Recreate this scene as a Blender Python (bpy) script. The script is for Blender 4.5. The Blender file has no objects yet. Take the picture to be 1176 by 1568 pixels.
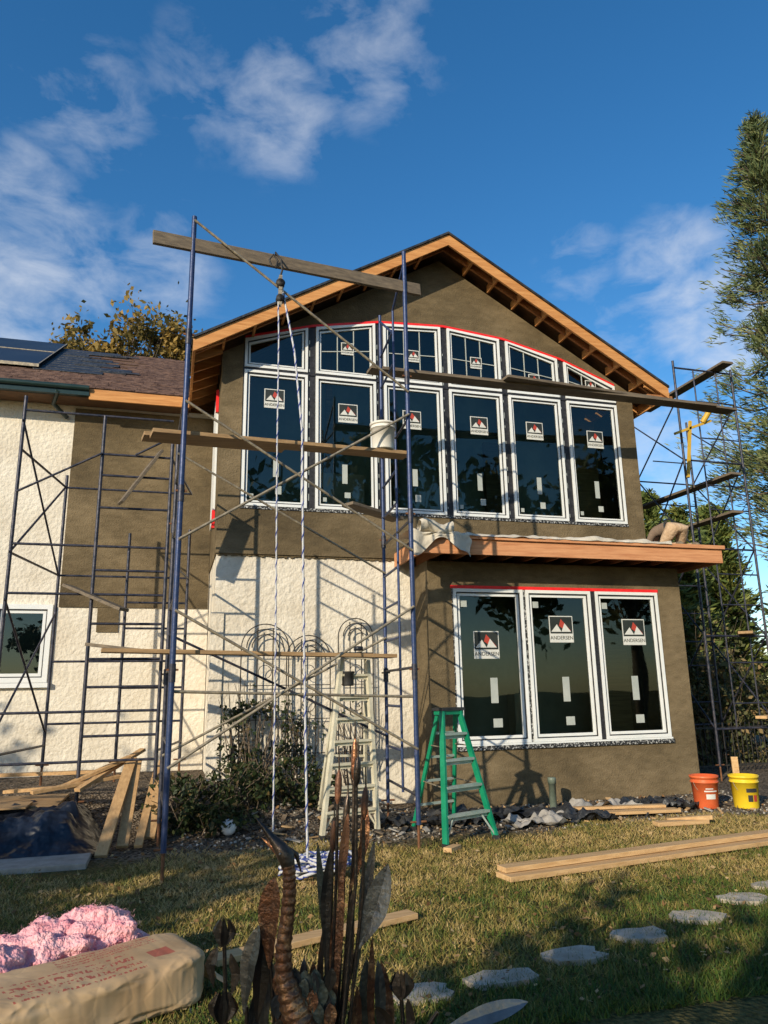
import bpy, bmesh, math, random
import numpy as np
from mathutils import Vector as V, Matrix, Quaternion, noise as mnoise
random.seed(7); rng=np.random.default_rng(7)
scene=bpy.context.scene
COL=scene.collection
# ------------------------------------------------------------------ materials
def new_mat(name):
    m=bpy.data.materials.new(name); m.use_nodes=True
    nt=m.node_tree; b=nt.nodes.get('Principled BSDF'); return m,nt,b
def surf(name,c1,c2=None,rough=.7,scale=6,bump=0.,bscale=None,metal=0.,c3=None,stretch=(1,1,1),spec=.4,detail=4,dist=.01,lo=.35,hi=.65):
    m,nt,b=new_mat(name); N=nt.nodes; L=nt.links
    b.inputs['Roughness'].default_value=rough; b.inputs['Metallic'].default_value=metal
    b.inputs['Specular IOR Level'].default_value=spec
    tc=N.new('ShaderNodeTexCoord'); mp=N.new('ShaderNodeMapping'); mp.inputs['Scale'].default_value=stretch
    L.new(tc.outputs['Object'],mp.inputs[0])
    if c2 is None: c2=tuple(x*.8 for x in c1)
    n=N.new('ShaderNodeTexNoise'); n.inputs['Scale'].default_value=scale; n.inputs['Detail'].default_value=detail; n.inputs['Roughness'].default_value=.62
    L.new(mp.outputs[0],n.inputs['Vector'])
    r=N.new('ShaderNodeValToRGB'); e=r.color_ramp.elements
    e[0].position=lo; e[0].color=(*c1,1); e[1].position=hi; e[1].color=(*c2,1)
    if c3: x=e.new((lo+hi)/2+.0); x.color=(*c3,1)
    L.new(n.outputs['Fac'],r.inputs[0]); L.new(r.outputs[0],b.inputs['Base Color'])
    if bump:
        n2=N.new('ShaderNodeTexNoise'); n2.inputs['Scale'].default_value=bscale or scale*6; n2.inputs['Detail'].default_value=2
        L.new(mp.outputs[0],n2.inputs['Vector'])
        bp=N.new('ShaderNodeBump'); bp.inputs['Strength'].default_value=bump; bp.inputs['Distance'].default_value=dist
        L.new(n2.outputs['Fac'],bp.inputs['Height']); L.new(bp.outputs[0],b.inputs['Normal'])
    return m
def attr_mat(name,stops,rough=.6,trans=0.,nscale=0):
    m,nt,b=new_mat(name); N=nt.nodes; L=nt.links
    a=N.new('ShaderNodeAttribute'); a.attribute_name='rnd'
    r=N.new('ShaderNodeValToRGB'); e=r.color_ramp.elements
    e[0].position=stops[0][0]; e[0].color=(*stops[0][1],1); e[1].position=stops[-1][0]; e[1].color=(*stops[-1][1],1)
    for p,c in stops[1:-1]:
        x=e.new(p); x.color=(*c,1)
    L.new(a.outputs['Fac'],r.inputs[0]); L.new(r.outputs[0],b.inputs['Base Color'])
    b.inputs['Roughness'].default_value=rough; b.inputs['Specular IOR Level'].default_value=.25
    if trans:
        t=N.new('ShaderNodeBsdfTranslucent'); mx=N.new('ShaderNodeMixShader'); mx.inputs[0].default_value=trans
        L.new(r.outputs[0],t.inputs[0]); L.new(b.outputs[0],mx.inputs[1]); L.new(t.outputs[0],mx.inputs[2])
        L.new(mx.outputs[0],N['Material Output'].inputs[0])
    return m
def wood(name,c1,c2,axis='X',rough=.7):
    s={'X':(1,14,14),'Y':(14,1,14),'Z':(14,14,1)}[axis]
    return surf(name,c1,c2,rough,2.2,.25,6,stretch=s,spec=.25,dist=.004,lo=.3,hi=.7)
M={}
m,nt,b=new_mat('olive_scratch_coat'); N=nt.nodes; L=nt.links
tc=N.new('ShaderNodeTexCoord')
def _noise(sc,st,det=5):
    mp=N.new('ShaderNodeMapping'); mp.inputs['Scale'].default_value=st; L.new(tc.outputs['Object'],mp.inputs[0])
    n=N.new('ShaderNodeTexNoise'); n.inputs['Scale'].default_value=sc; n.inputs['Detail'].default_value=det; L.new(mp.outputs[0],n.inputs[0]); return n.outputs[0]
na=_noise(.9,(1,1,1.2),6); nb_=_noise(6,(1,1,2.2),4); nc=_noise(40,(1,1,1),2)
def _m(op,a,b_,c=None):
    n=N.new('ShaderNodeMath'); n.operation=op
    for i,q in enumerate((a,b_,c)):
        if q is None: continue
        if isinstance(q,(int,float)): n.inputs[i].default_value=q
        else: L.new(q,n.inputs[i])
    return n.outputs[0]
tone=_m('ADD',_m('MULTIPLY',na,.75),_m('ADD',_m('MULTIPLY',nb_,.35),_m('MULTIPLY',nc,.15)))
r=N.new('ShaderNodeValToRGB'); e=r.color_ramp.elements; e[0].position=.42; e[0].color=(.082,.062,.036,1); e[1].position=.82; e[1].color=(.21,.158,.092,1); x=e.new(.61); x.color=(.132,.099,.056,1)
L.new(tone,r.inputs[0]); L.new(r.outputs[0],b.inputs['Base Color']); b.inputs['Roughness'].default_value=.92; b.inputs['Specular IOR Level'].default_value=.12
bp=N.new('ShaderNodeBump'); bp.inputs['Strength'].default_value=.9; bp.inputs['Distance'].default_value=.02; L.new(_m('ADD',_m('MULTIPLY',nb_,.6),_m('MULTIPLY',nc,.6)),bp.inputs['Height']); L.new(bp.outputs[0],b.inputs['Normal'])
M['olive']=m
M['white']=surf('white_stucco',(.60,.53,.42),(.77,.71,.60),.9,1.4,1.,15,spec=.15,dist=.024,detail=6,lo=.3,hi=.7)
M['frame']=surf('white_vinyl',(.70,.72,.70),(.78,.78,.76),.35,3)
M['black']=surf('black_membrane',(.012,.012,.014),(.035,.035,.04),.5,20,.3)
M['flange']=surf('nail_flange',(.02,.02,.022),(.5,.5,.48),.5,30,lo=.5,hi=.62)
M['red']=surf('red_tape',(.75,.015,.015),(.85,.03,.03),.45,9)
M['newwood']=wood('new_orange_lumber',(.42,.17,.05),(.64,.32,.115))
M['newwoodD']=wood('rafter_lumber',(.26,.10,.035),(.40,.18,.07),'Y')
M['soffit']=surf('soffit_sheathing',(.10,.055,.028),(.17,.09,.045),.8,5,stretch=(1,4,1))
M['deck']=wood('deck_fascia_lumber',(.46,.19,.085),(.66,.33,.16))
M['shingle']=surf('asphalt_shingles',(.06,.035,.028),(.20,.12,.085),.95,7,1.,40,stretch=(1,1,1),spec=.1,dist=.02)
M['felt']=surf('tar_paper',(.012,.013,.015),(.05,.05,.05),.45,5,.9,14,dist=.02)
M['solar']=surf('solar_glass',(.012,.014,.02),(.02,.024,.03),.35,2,spec=.3)
M['gutter']=surf('dark_gutter',(.012,.03,.028),(.02,.04,.036),.3,4)
M['blue']=surf('blue_painted_steel',(.022,.045,.13),(.07,.08,.16),.42,14,.2,40,metal=.25,c3=(.03,.05,.12),lo=.3,hi=.72)
M['navy']=surf('dark_painted_steel',(.012,.018,.035),(.07,.065,.08),.45,14,.2,40,metal=.3)
M['galv']=surf('weathered_steel',(.20,.17,.13),(.42,.35,.24),.5,18,.2,50,metal=.35)
M['rust']=surf('rusty_steel',(.12,.05,.025),(.28,.13,.06),.75,14,.5,60,metal=.4)
M['yel']=surf('yellow_steel',(.55,.33,.03),(.6,.38,.05),.5,8)
M['plank']=wood('scaffold_plank',(.24,.15,.075),(.42,.27,.135))
M['plankg']=wood('weathered_plank',(.10,.08,.06),(.22,.17,.115))
M['lumber']=wood('fresh_pine',(.45,.27,.12),(.64,.42,.21))
M['lumberY']=wood('fresh_pine_y',(.36,.21,.095),(.54,.34,.16),'Y')
M['concrete']=surf('concrete',(.25,.23,.20),(.37,.34,.30),.9,6,.4)
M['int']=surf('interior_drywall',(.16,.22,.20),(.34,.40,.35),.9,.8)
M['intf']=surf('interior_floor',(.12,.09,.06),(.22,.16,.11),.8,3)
M['label']=surf('label_paper',(.58,.58,.54),(.64,.64,.59),.5,4)
M['tag']=surf('glass_tag',(.36,.39,.36),(.44,.46,.42),.5,4)
M['labeld']=surf('label_dark',(.02,.025,.022),(.03,.035,.03),.5,4)
M['labelr']=surf('label_red',(.40,.05,.03),(.45,.06,.04),.5,4)
M['cloth']=surf('canvas_drop_cloth',(.50,.45,.36),(.62,.56,.46),.9,3,.6,25)
M['pipe']=surf('pvc_pipe',(.10,.13,.10),(.16,.19,.15),.4,5)
M['alu']=surf('aluminium_ladder',(.55,.50,.37),(.70,.65,.50),.45,8,metal=.15)
M['green']=surf('green_fibreglass',(.0,.17,.08),(.01,.24,.12),.45,5)
M['greenst']=surf('ladder_step_metal',(.30,.40,.34),(.45,.50,.45),.45,8,metal=.3)
M['dark']=surf('dark_plastic',(.02,.02,.02),(.04,.04,.04),.5,5)
M['orangeb']=surf('orange_bucket',(.62,.10,.03),(.7,.15,.05),.4,4)
M['yellowb']=surf('yellow_bucket',(.75,.5,.02),(.8,.56,.03),.4,4)
M['whiteb']=surf('white_bucket',(.66,.62,.54),(.73,.70,.63),.45,4)
M['rope']=surf('rope_fibre',(.45,.45,.46),(.58,.57,.56),.85,60,.5,120)
M['ropeb']=surf('rope_blue_tracer',(.03,.05,.22),(.05,.08,.3),.85,60)
M['iron']=surf('wrought_iron',(.015,.014,.013),(.04,.035,.03),.6,20,.3)
M['tarp']=surf('dark_tarp',(.008,.010,.016),(.018,.024,.04),.33,2.5,1.,5,dist=.08)
M['stone']=surf('flagstone',(.30,.25,.19),(.52,.45,.36),.9,5,.8,20,lo=.3,hi=.7)
M['bark']=surf('bark',(.09,.065,.045),(.17,.13,.09),.95,8,1.,30)
M['skin']=surf('skin',(.48,.28,.19),(.55,.33,.23),.5,8)
M['khaki']=surf('khaki_trousers',(.42,.28,.17),(.56,.40,.26),.9,7,.7,18,dist=.03)
M['shirt']=surf('brown_shirt',(.16,.11,.08),(.22,.16,.11),.9,5,.4,30)
M['hair']=surf('hair',(.03,.02,.015),(.05,.03,.02),.8,30)
M['glob']=surf('frosted_globe',(.75,.75,.75),(.8,.8,.8),.2,4)
# glass
m,nt,b=new_mat('window_glass'); N=nt.nodes; L=nt.links; N.remove(b)
g=N.new('ShaderNodeBsdfGlossy'); g.inputs['Roughness'].default_value=.015; g.inputs[0].default_value=(.85,.92,.86,1)
t=N.new('ShaderNodeBsdfTransparent'); t.inputs[0].default_value=(.52,.63,.57,1)
fr=N.new('ShaderNodeFresnel'); fr.inputs[0].default_value=1.68
nz=N.new('ShaderNodeTexNoise'); nz.inputs['Scale'].default_value=.9; nz.inputs['Detail'].default_value=1; tcg=N.new('ShaderNodeTexCoord'); L.new(tcg.outputs['Object'],nz.inputs[0])
bp=N.new('ShaderNodeBump'); bp.inputs['Strength'].default_value=.25; bp.inputs['Distance'].default_value=.02; L.new(nz.outputs[0],bp.inputs['Height']); L.new(bp.outputs[0],g.inputs['Normal'])
mx=N.new('ShaderNodeMixShader'); L.new(fr.outputs[0],mx.inputs[0]); L.new(t.outputs[0],mx.inputs[1]); L.new(g.outputs[0],mx.inputs[2]); L.new(mx.outputs[0],N['Material Output'].inputs[0])
M['glass']=m
# ------------------------------------------------------------------ builders
class MB:
    def __init__(s): s.v=[];s.f=[];s.m=[];s.sm=[];s.mats=[]
    def mi(s,k):
        k=M[k] if isinstance(k,str) else k
        if k not in s.mats: s.mats.append(k)
        return s.mats.index(k)
    def add(s,vs,fs,k,sm=False):
        o=len(s.v); s.v+= [tuple(x) for x in vs]; i=s.mi(k)
        for f in fs: s.f.append([o+j for j in f]); s.m.append(i); s.sm.append(sm)
    def box(s,lo,hi,k):
        (a,b,c),(d,e,f)=lo,hi
        s.add([(a,b,c),(d,b,c),(d,e,c),(a,e,c),(a,b,f),(d,b,f),(d,e,f),(a,e,f)],[(3,2,1,0),(4,5,6,7),(0,1,5,4),(1,2,6,5),(2,3,7,6),(3,0,4,7)],k)
    def beam(s,a,b,w,h,k,up=(0,0,1)):
        a=V(a);b=V(b);d=(b-a).normalized();up=V(up);x=d.cross(up)
        if x.length<1e-3: x=d.cross(V((0,1,0)))
        x.normalize();u=x.cross(d).normalized();x=x*w/2;u=u*h/2
        s.add([a-x-u,a+x-u,a+x+u,a-x+u,b-x-u,b+x-u,b+x+u,b-x+u],[(3,2,1,0),(4,5,6,7),(0,1,5,4),(1,2,6,5),(2,3,7,6),(3,0,4,7)],k)
    def path(s,pts,r,k,n=8,caps=True):
        pts=[V(p) for p in pts]; rs=r if isinstance(r,(list,tuple)) else [r]*len(pts)
        vs=[];fs=[];ref=None
        for i,p in enumerate(pts):
            d=(pts[min(i+1,len(pts)-1)]-pts[max(i-1,0)]).normalized()
            if ref is None:
                ref=d.cross(V((0,0,1)))
                if ref.length<.05: ref=d.cross(V((0,1,0)))
            x=(ref-d*ref.dot(d)).normalized(); y=d.cross(x); ref=x
            for j in range(n):
                t=2*math.pi*j/n; vs.append(p+(x*math.cos(t)+y*math.sin(t))*rs[i])
        for i in range(len(pts)-1):
            for j in range(n):
                fs.append((i*n+j,i*n+(j+1)%n,(i+1)*n+(j+1)%n,(i+1)*n+j))
        s.add(vs,fs,k,True)
        if caps:
            s.add(vs[:n],[tuple(range(n))[::-1]],k); s.add(vs[-n:],[tuple(range(n))],k)
    def tube(s,a,b,r,k,n=8): s.path([a,b],r,k,n)
    def prism(s,poly,y0,y1,k,holes=None):
        n=len(poly); vs=[(x,y0,z) for x,z in poly]+[(x,y1,z) for x,z in poly]
        fs=[tuple(range(n)),tuple(range(2*n-1,n-1,-1))]+[(i,(i+1)%n,n+(i+1)%n,n+i) for i in range(n)]
        s.add(vs,fs,k)
    def ring(s,q,w,y0,y1,k):
        bl,br,tr,tl=q; i=[(bl[0]+w,bl[1]+w),(br[0]-w,br[1]+w),(tr[0]-w,tr[1]-w),(tl[0]+w,tl[1]-w)]; o=[bl,br,tr,tl]
        for a in range(4):
            b=(a+1)%4; s.prism([o[a],o[b],i[b],i[a]],y0,y1,k)
        return i
    def lathe(s,c,prof,k,n=24,T=None):
        vs=[];fs=[];c=V(c)
        for r,z in prof:
            for j in range(n):
                t=2*math.pi*j/n; p=V((r*math.cos(t),r*math.sin(t),z))
                if T: p=T@p
                vs.append(c+p)
        for i in range(len(prof)-1):
            for j in range(n): fs.append((i*n+j,i*n+(j+1)%n,(i+1)*n+(j+1)%n,(i+1)*n+j))
        s.add(vs,fs,k,True)
    def grid(s,fn,nu,nv,k,sm=True):
        vs=[fn(i/nu,j/nv) for j in range(nv+1) for i in range(nu+1)]
        fs=[(j*(nu+1)+i,j*(nu+1)+i+1,(j+1)*(nu+1)+i+1,(j+1)*(nu+1)+i) for j in range(nv) for i in range(nu)]
        s.add(vs,fs,k,sm)
    def make(s,name,parent=None,fix=True,solid=0,bevel=0):
        me=bpy.data.meshes.new(name); me.from_pydata(s.v,[],s.f)
        for q in s.mats: me.materials.append(q)
        me.polygons.foreach_set('material_index',s.m); me.polygons.foreach_set('use_smooth',s.sm)
        if fix:
            bm=bmesh.new(); bm.from_mesh(me); bmesh.ops.recalc_face_normals(bm,faces=bm.faces); bm.to_mesh(me); bm.free()
        o=bpy.data.objects.new(name,me); COL.objects.link(o)
        if parent: o.parent=parent
        if solid: md=o.modifiers.new('s','SOLIDIFY'); md.thickness=solid
        if bevel: md=o.modifiers.new('b','BEVEL'); md.width=bevel; md.segments=2; md.limit_method='ANGLE'
        return o
def empty(name,loc=(0,0,0)):
    o=bpy.data.objects.new(name,None); o.empty_display_size=.1; COL.objects.link(o); return o
def npmesh(name,v,f,mat,rnd=None,parent=None,smooth=False):
    me=bpy.data.meshes.new(name); n,k=f.shape
    me.vertices.add(len(v)); me.vertices.foreach_set('co',np.asarray(v,dtype=np.float32).ravel())
    me.loops.add(n*k); me.loops.foreach_set('vertex_index',f.astype(np.int32).ravel())
    me.polygons.add(n); me.polygons.foreach_set('loop_start',np.arange(0,n*k,k,dtype=np.int32))
    me.update(calc_edges=True)
    if rnd is not None:
        a=me.attributes.new('rnd','FLOAT','POINT'); a.data.foreach_set('value',np.asarray(rnd,dtype=np.float32))
    me.materials.append(mat); me.validate()
    o=bpy.data.objects.new(name,me); COL.objects.link(o)
    if parent: o.parent=parent
    return o
def leaves(c,size,aspect=.5,rnd=None,dirs=None,flat=0.):
    """diamond shaped leaves centred on points c"""
    n=len(c); a=rng.normal(size=(n,3)) if dirs is None else dirs+rng.normal(size=(n,3))*.35
    a/=np.linalg.norm(a,axis=1)[:,None]
    b=rng.normal(size=(n,3)); 
    if flat: a[:,2]*=1-flat; b[:,2]*=1-flat; a/=np.linalg.norm(a,axis=1)[:,None]
    b-=a*(a*b).sum(1)[:,None]; b/=np.linalg.norm(b,axis=1)[:,None]
    s=(size*(.6+.8*rng.random(n)))[:,None]
    v=np.stack([c-a*s,c+b*s*aspect,c+a*s,c-b*s*aspect],1).reshape(-1,3)
    f=np.arange(4*n).reshape(n,4)
    r=np.repeat(rng.random(n) if rnd is None else rnd,4)
    return v,f,r
def gz(x,y):
    """terrain height: lawn is level, planting bed rises beside the left walls"""
    def ss(a,b,t):
        t=min(1,max(0,(t-a)/(b-a))); return t*t*(3-2*t)
    h=.45*ss(9.6,11.4,y)*ss(3.4,1.8,x)*(1 if y<30 else 0.6)
    return h+.02*mnoise.noise(V((x*.6,y*.6,0)))
# ------------------------------------------------------------------ ground
xs=np.concatenate([[-300,-150,-70,-30,-15,-8],np.arange(-5,10.01,.15),[12,15,20,30,70,150,300]])
ys=np.concatenate([[-300,-100,-40,-15,-5,0],np.arange(3,14.01,.15),[16,20,30,60,150,500]])
gv=[];
for y in ys:
    for x in xs: gv.append((x,y,gz(x,y)-.0 if abs(x)<40 else 0))
nx=len(xs); gf=[(j*nx+i,j*nx+i+1,(j+1)*nx+i+1,(j+1)*nx+i) for j in range(len(ys)-1) for i in range(nx-1)]
gm,nt,b=new_mat('ground_soil_and_turf'); N=nt.nodes; L=nt.links
tc=N.new('ShaderNodeTexCoord'); sp=N.new('ShaderNodeSeparateXYZ'); L.new(tc.outputs['Object'],sp.inputs[0])
n1=N.new('ShaderNodeTexNoise'); n1.inputs['Scale'].default_value=1.3; n1.inputs['Detail'].default_value=4; L.new(tc.outputs['Object'],n1.inputs[0])
n2=N.new('ShaderNodeTexNoise'); n2.inputs['Scale'].default_value=28; n2.inputs['Detail'].default_value=4; L.new(tc.outputs['Object'],n2.inputs[0])
vo=N.new('ShaderNodeTexVoronoi'); vo.inputs['Scale'].default_value=32; L.new(tc.outputs['Object'],vo.inputs[0])
rg=N.new('ShaderNodeValToRGB'); e=rg.color_ramp.elements; e[0].position=.35;e[0].color=(.05,.05,.016,1); e[1].position=.65; e[1].color=(.17,.13,.045,1); L.new(n2.outputs[0],rg.inputs[0])
rd=N.new('ShaderNodeValToRGB'); e=rd.color_ramp.elements; e[0].position=.2;e[0].color=(.04,.03,.02,1); e[1].position=.8; e[1].color=(.24,.19,.14,1); L.new(vo.outputs['Color'],rd.inputs[0])
ad=N.new('ShaderNodeMath'); ad.operation='MULTIPLY_ADD'; ad.inputs[1].default_value=1.2; L.new(n1.outputs[0],ad.inputs[0]); L.new(sp.outputs['Y'],ad.inputs[2])
mr=N.new('ShaderNodeMapRange'); mr.inputs['From Min'].default_value=9.1; mr.inputs['From Max'].default_value=9.5; L.new(ad.outputs[0],mr.inputs[0])
mxc=N.new('ShaderNodeMix'); mxc.data_type='RGBA'; L.new(mr.outputs[0],mxc.inputs[0]); L.new(rg.outputs[0],mxc.inputs[6]); L.new(rd.outputs[0],mxc.inputs[7])
L.new(mxc.outputs[2],b.inputs['Base Color']); b.inputs['Roughness'].default_value=.95; b.inputs['Specular IOR Level'].default_value=.1
bp=N.new('ShaderNodeBump'); bp.inputs['Strength'].default_value=.9; bp.inputs['Distance'].default_value=.03; L.new(vo.outputs['Distance'],bp.inputs['Height']); L.new(bp.outputs[0],b.inputs['Normal'])
g=MB(); g.add(gv,gf,gm,True); g.make('ground')
# ------------------------------------------------------------------ lawn grass
n=230000
u=rng.random(n); X=-2.6+rng.random(n)*11.6; Y=3.9+(u**1.25)*5.3
edge=8.65+.35*np.sin(X*1.3)+.2*np.sin(X*3.7+1)+rng.normal(size=n)*.12+np.where(X>4,.25,0)
k=Y<edge; X=X[k];Y=Y[k]; n=len(X)
patch=np.array([mnoise.noise(V((x*.9,y*.9,3))) for x,y in zip(X,Y)])
fine=np.array([mnoise.noise(V((x*5,y*5,8))) for x,y in zip(X,Y)])
tone=.50+.42*patch+.34*fine+.26*np.clip((Y-5.6)/1.6,-1,1)-.12*np.clip((X-3),-1,2)*(Y<6.2)+rng.normal(size=n)*.17
keep=rng.random(n)<(.75+.5*fine); X=X[keep];Y=Y[keep];tone=tone[keep];n=len(X)
ang=rng.random(n)*2*np.pi; h=(.024+.034*rng.random(n))*(1.25-.5*np.clip(tone,0,1)); w=.0028+.003*rng.random(n)
lx=rng.normal(size=n)*.030; ly=rng.normal(size=n)*.030
Z=np.array([gz(x,y) for x,y in zip(X,Y)])
p0=np.stack([X-np.cos(ang)*w,Y-np.sin(ang)*w,Z],1); p1=np.stack([X+np.cos(ang)*w,Y+np.sin(ang)*w,Z],1); p2=np.stack([X+lx,Y+ly,Z+h],1)
gv=np.stack([p0,p1,p2],1).reshape(-1,3)
npmesh('lawn_grass',gv,np.arange(3*n).reshape(n,3),attr_mat('grass_blades',[(0,(.035,.075,.010)),(.3,(.075,.115,.018)),(.55,(.20,.17,.042)),(.8,(.38,.27,.09)),(1,(.52,.37,.16))],.6,0),np.repeat(np.clip(tone,0,1),3))
n=3400; X=-2.5+rng.random(n)*11; Y=4+rng.random(n)*7; Z=np.array([gz(x,y)+.03 for x,y in zip(X,Y)])
v,f,r=leaves(np.stack([X,Y,Z],1),.022,.6,flat=.7)
npmesh('fallen_leaves',v,f,attr_mat('dead_leaf',[(0,(.10,.05,.02)),(.5,(.22,.12,.05)),(1,(.42,.30,.15))],.8),r)
n=6000; X=.2+rng.random(n)*8.6; Y=8.8+rng.random(n)*2.4; Z=np.array([gz(x,y)+.005 for x,y in zip(X,Y)])
v,f,r=leaves(np.stack([X,Y,Z],1),.02,.8)
npmesh('gravel_debris',v,f,attr_mat('rubble',[(0,(.04,.035,.03)),(.6,(.16,.14,.11)),(1,(.45,.42,.37))],.9),r)
# ------------------------------------------------------------------ HOUSE
house=empty('gable_house')
YM=11.6
ARC=[(.95,7.50),(2.08,7.84),(3.28,8.07),(4.5,8.14),(5.68,8.03),(6.86,7.75),(7.98,7.33)]
def arc(x):
    x=min(max(x,.95),7.98)
    for (a,za),(b_,zb) in zip(ARC,ARC[1:]):
        if x<=b_: return za+(zb-za)*(x-a)/(b_-a)
PK=(4.47,9.72); SL=.592
def roofz(x): return PK[1]-SL*abs(x-PK[0])
w=MB()
YB=11.85
top=lambda x: roofz(x)-.22
w.prism([(.59,3.82),(.93,3.82),(.93,top(.93)),(.59,top(.59))],YM-.02,YB,'olive')
w.prism([(8.0,3.82),(8.35,3.82),(8.35,top(8.35)),(8.0,top(8.0))],YM-.02,YB,'olive')
w.box((.93,YM-.02,3.82),(8.0,YB,4.58),'olive')
pts=[(.93,arc(.93)+.04)]+[(x,z+.04) for x,z in ARC[1:-1]]+[(8.0,arc(8)+.04)]
poly=[(.93,top(.93)),(.93,pts[0][1])]+pts[1:-1]+[(8.0,pts[-1][1]),(8.0,top(8.0)),(PK[0],top(PK[0]))]
w.prism(poly,YM-.02,YB,'olive')
w.box((.61,YM+.03,-.3),(3.8,YB,3.815),'white')
w.box((.56,YM+.0,-.3),(.75,YM+.027,2.9),'white')
w.box((.59,YB+.003,3.82),(.80,18,6.95),'olive'); w.box((.61,YB+.003,-.3),(.80,18,3.815),'white')
w.box((8.15,YB+.003,-.3),(8.35,18,7.0),'olive')
w.prism([(.8,-.3),(8.15,-.3),(8.15,top(8.15)),(PK[0],top(PK[0])),(.8,top(.8))],17.8,18,'olive')
for i in range(60):
    x=.62+i*.052; w.box((x,YM+.004,3.80-random.random()*.03),(x+.05,YM+.026,3.83),'olive')
w.make('walls',house)
t=MB(); t.box((.555,12.3,4.5),(.588,13.2,6.8),'frame'); t.box((.54,12.25,6.4),(.586,12.33,6.8),'red'); t.box((.54,12.2,4.35),(.587,12.3,4.65),'red'); t.make('side_window',house)
YF=10.8
w=MB()
w.box((3.78,YF,-.3),(4.17,YF+.2,3.66),'olive'); w.box((7.9,YF,-.3),(8.35,YF+.2,3.66),'olive')
w.box((4.17,YF,-.3),(7.9,YF+.2,.86),'olive'); w.box((4.17,YF,3.27),(7.9,YF+.2,3.66),'olive')
w.box((3.78,YF+.203,-.3),(3.98,YM+.02,3.66),'olive'); w.box((8.15,YF+.203,-.3),(8.352,YM+.2,3.66),'olive')
w.box((4.165,YF-.035,.80),(7.92,YF-.003,.86),'flange')
w.make('bay_walls',house)
d=MB()
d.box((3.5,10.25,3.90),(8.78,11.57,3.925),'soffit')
d.box((3.48,10.20,3.67),(8.80,10.245,3.895),'deck'); d.box((3.44,10.16,3.9),(8.84,10.30,3.96),'deck')
d.box((3.48,10.25,3.67),(3.52,11.57,3.895),'deck'); d.box((8.76,10.25,3.67),(8.80,11.57,3.895),'deck')
x=3.85
while x<8.7:
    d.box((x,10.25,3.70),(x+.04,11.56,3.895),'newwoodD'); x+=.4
d.box((3.53,10.3,3.93),(8.7,11.56,3.965),'felt')
d.make('bay_roof_deck',house)
# windows
win=MB(); gl=MB(); lab=MB()
def label(x,z,y,s=.22):
    lab.box((x,y-.006,z),(x+s*1.25,y-.002,z+s*1.25),'label')
    lab.box((x+.015,y-.009,z+s*.42),(x+s*1.25-.015,y-.0062,z+s*1.25-.015),'labeld')
    lab.prism([(x+.03,z+s*.5),(x+s*.62,z+s*.5),(x+s*.4,z+s*.85)],y-.012,y-.0092,'label')
    lab.prism([(x+s*.5,z+s*.78),(x+s*.62,z+s*1.1),(x+s*1.12,z+s*.55),(x+s*.85,z+s*.55)],y-.0125,y-.0095,'labelr')
    lab.prism([(x+s*.62,z+s*.5),(x+s*1.12,z+s*.5),(x+s*.8,z+s*.9)],y-.0155,y-.0127,'label')
    cu=bpy.data.curves.new('label_text','FONT'); cu.body='ANDERSEN'; cu.size=s*.24; cu.extrude=.0005; cu.align_x='CENTER'
    cu.materials.append(M['labeld']); o=bpy.data.objects.new('label_text',cu); COL.objects.link(o); o.parent=house
    o.location=(x+s*.625,y-.009,z+s*.14); o.rotation_euler=(math.pi/2,0,0)
def window(q,y,k=.045,sash=.03,munt=None):
    bl,br,tr,tl=q
    i=win.ring(q,k,y-.045,y+.05,'frame')
    i=[(i[0][0]+.002,i[0][1]+.002),(i[1][0]-.002,i[1][1]+.002),(i[2][0]-.002,i[2][1]-.002),(i[3][0]+.002,i[3][1]-.002)]
    j=win.ring(i,.016,y-.028,y+.04,'black')
    j=win.ring(j,sash,y-.012,y+.03,'frame')
    gl.add([(a,y+.018,c) for a,c in j],[(0,1,2,3)],'glass')
    if munt:
        nxm,nzm=munt
        x0,x1=j[0][0],j[1][0]
        for a in range(1,nxm):
            x=x0+(x1-x0)*a/nxm; zt=j[3][1]+(j[2][1]-j[3][1])*a/nxm
            win.box((x-.008,y+.006,j[0][1]),(x+.008,y+.014,zt),'tag')
        for a in range(1,nzm):
            z0=j[0][1]; zl=z0+(j[3][1]-z0)*a/nzm; zr=z0+(j[2][1]-z0)*a/nzm
            win.prism([(x0,zl-.008),(x1,zr-.008),(x1,zr+.008),(x0,zl+.008)],y+.003,y+.0055,'tag')
    return j
UW=[(.95,2.01),(2.15,3.21),(3.36,4.44),(4.57,5.60),(5.73,6.78),(6.92,7.98)]
lz=[6.30,6.15,6.13,6.13,6.12,6.05]
for n_,(a,b_) in enumerate(UW):
    window([(a,4.60),(b_,4.60),(b_,6.93),(a,6.93)],YM,munt=None)
    window([(a,6.98),(b_,6.98),(b_,arc(b_)-.01),(a,arc(a)-.01)],YM,munt=None if n_==0 else (3,2))
    label(a+.34+.06*(n_%2),lz[n_],YM+.017,.27)
    if n_ not in (0,): label(a+.45,7.40 if n_ in(1,2,3) else 7.18,YM+.002,.18)
    o=random.uniform(-.04,.04)
    lab.box((a+.48+o,YM+.013,5.08+o),(a+.57+o,YM+.017,5.40),'tag'); lab.box((a+.52+o,YM+.013,4.82),(a+.62+o,YM+.017,4.93+o),'tag')
    lab.box((a+.14,YM+.013,4.74),(a+.20,YM+.017,4.81),'tag')
for (a,b_) in zip(UW,UW[1:]):
    x0,x1=a[1]+.004,b_[0]-.004
    win.prism([(x0,4.56),(x1,4.56),(x1,arc(x1)+.02),(x0,arc(x0)+.02)],YM-.012,YM+.12,'black')
    for z in np.arange(4.7,7.6,.26):
        zz=z+random.uniform(-.05,.05); win.box((x0+.02,YM-.016,zz),(x0+.035,YM-.0125,zz+random.uniform(.03,.12)),'tag')
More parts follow.
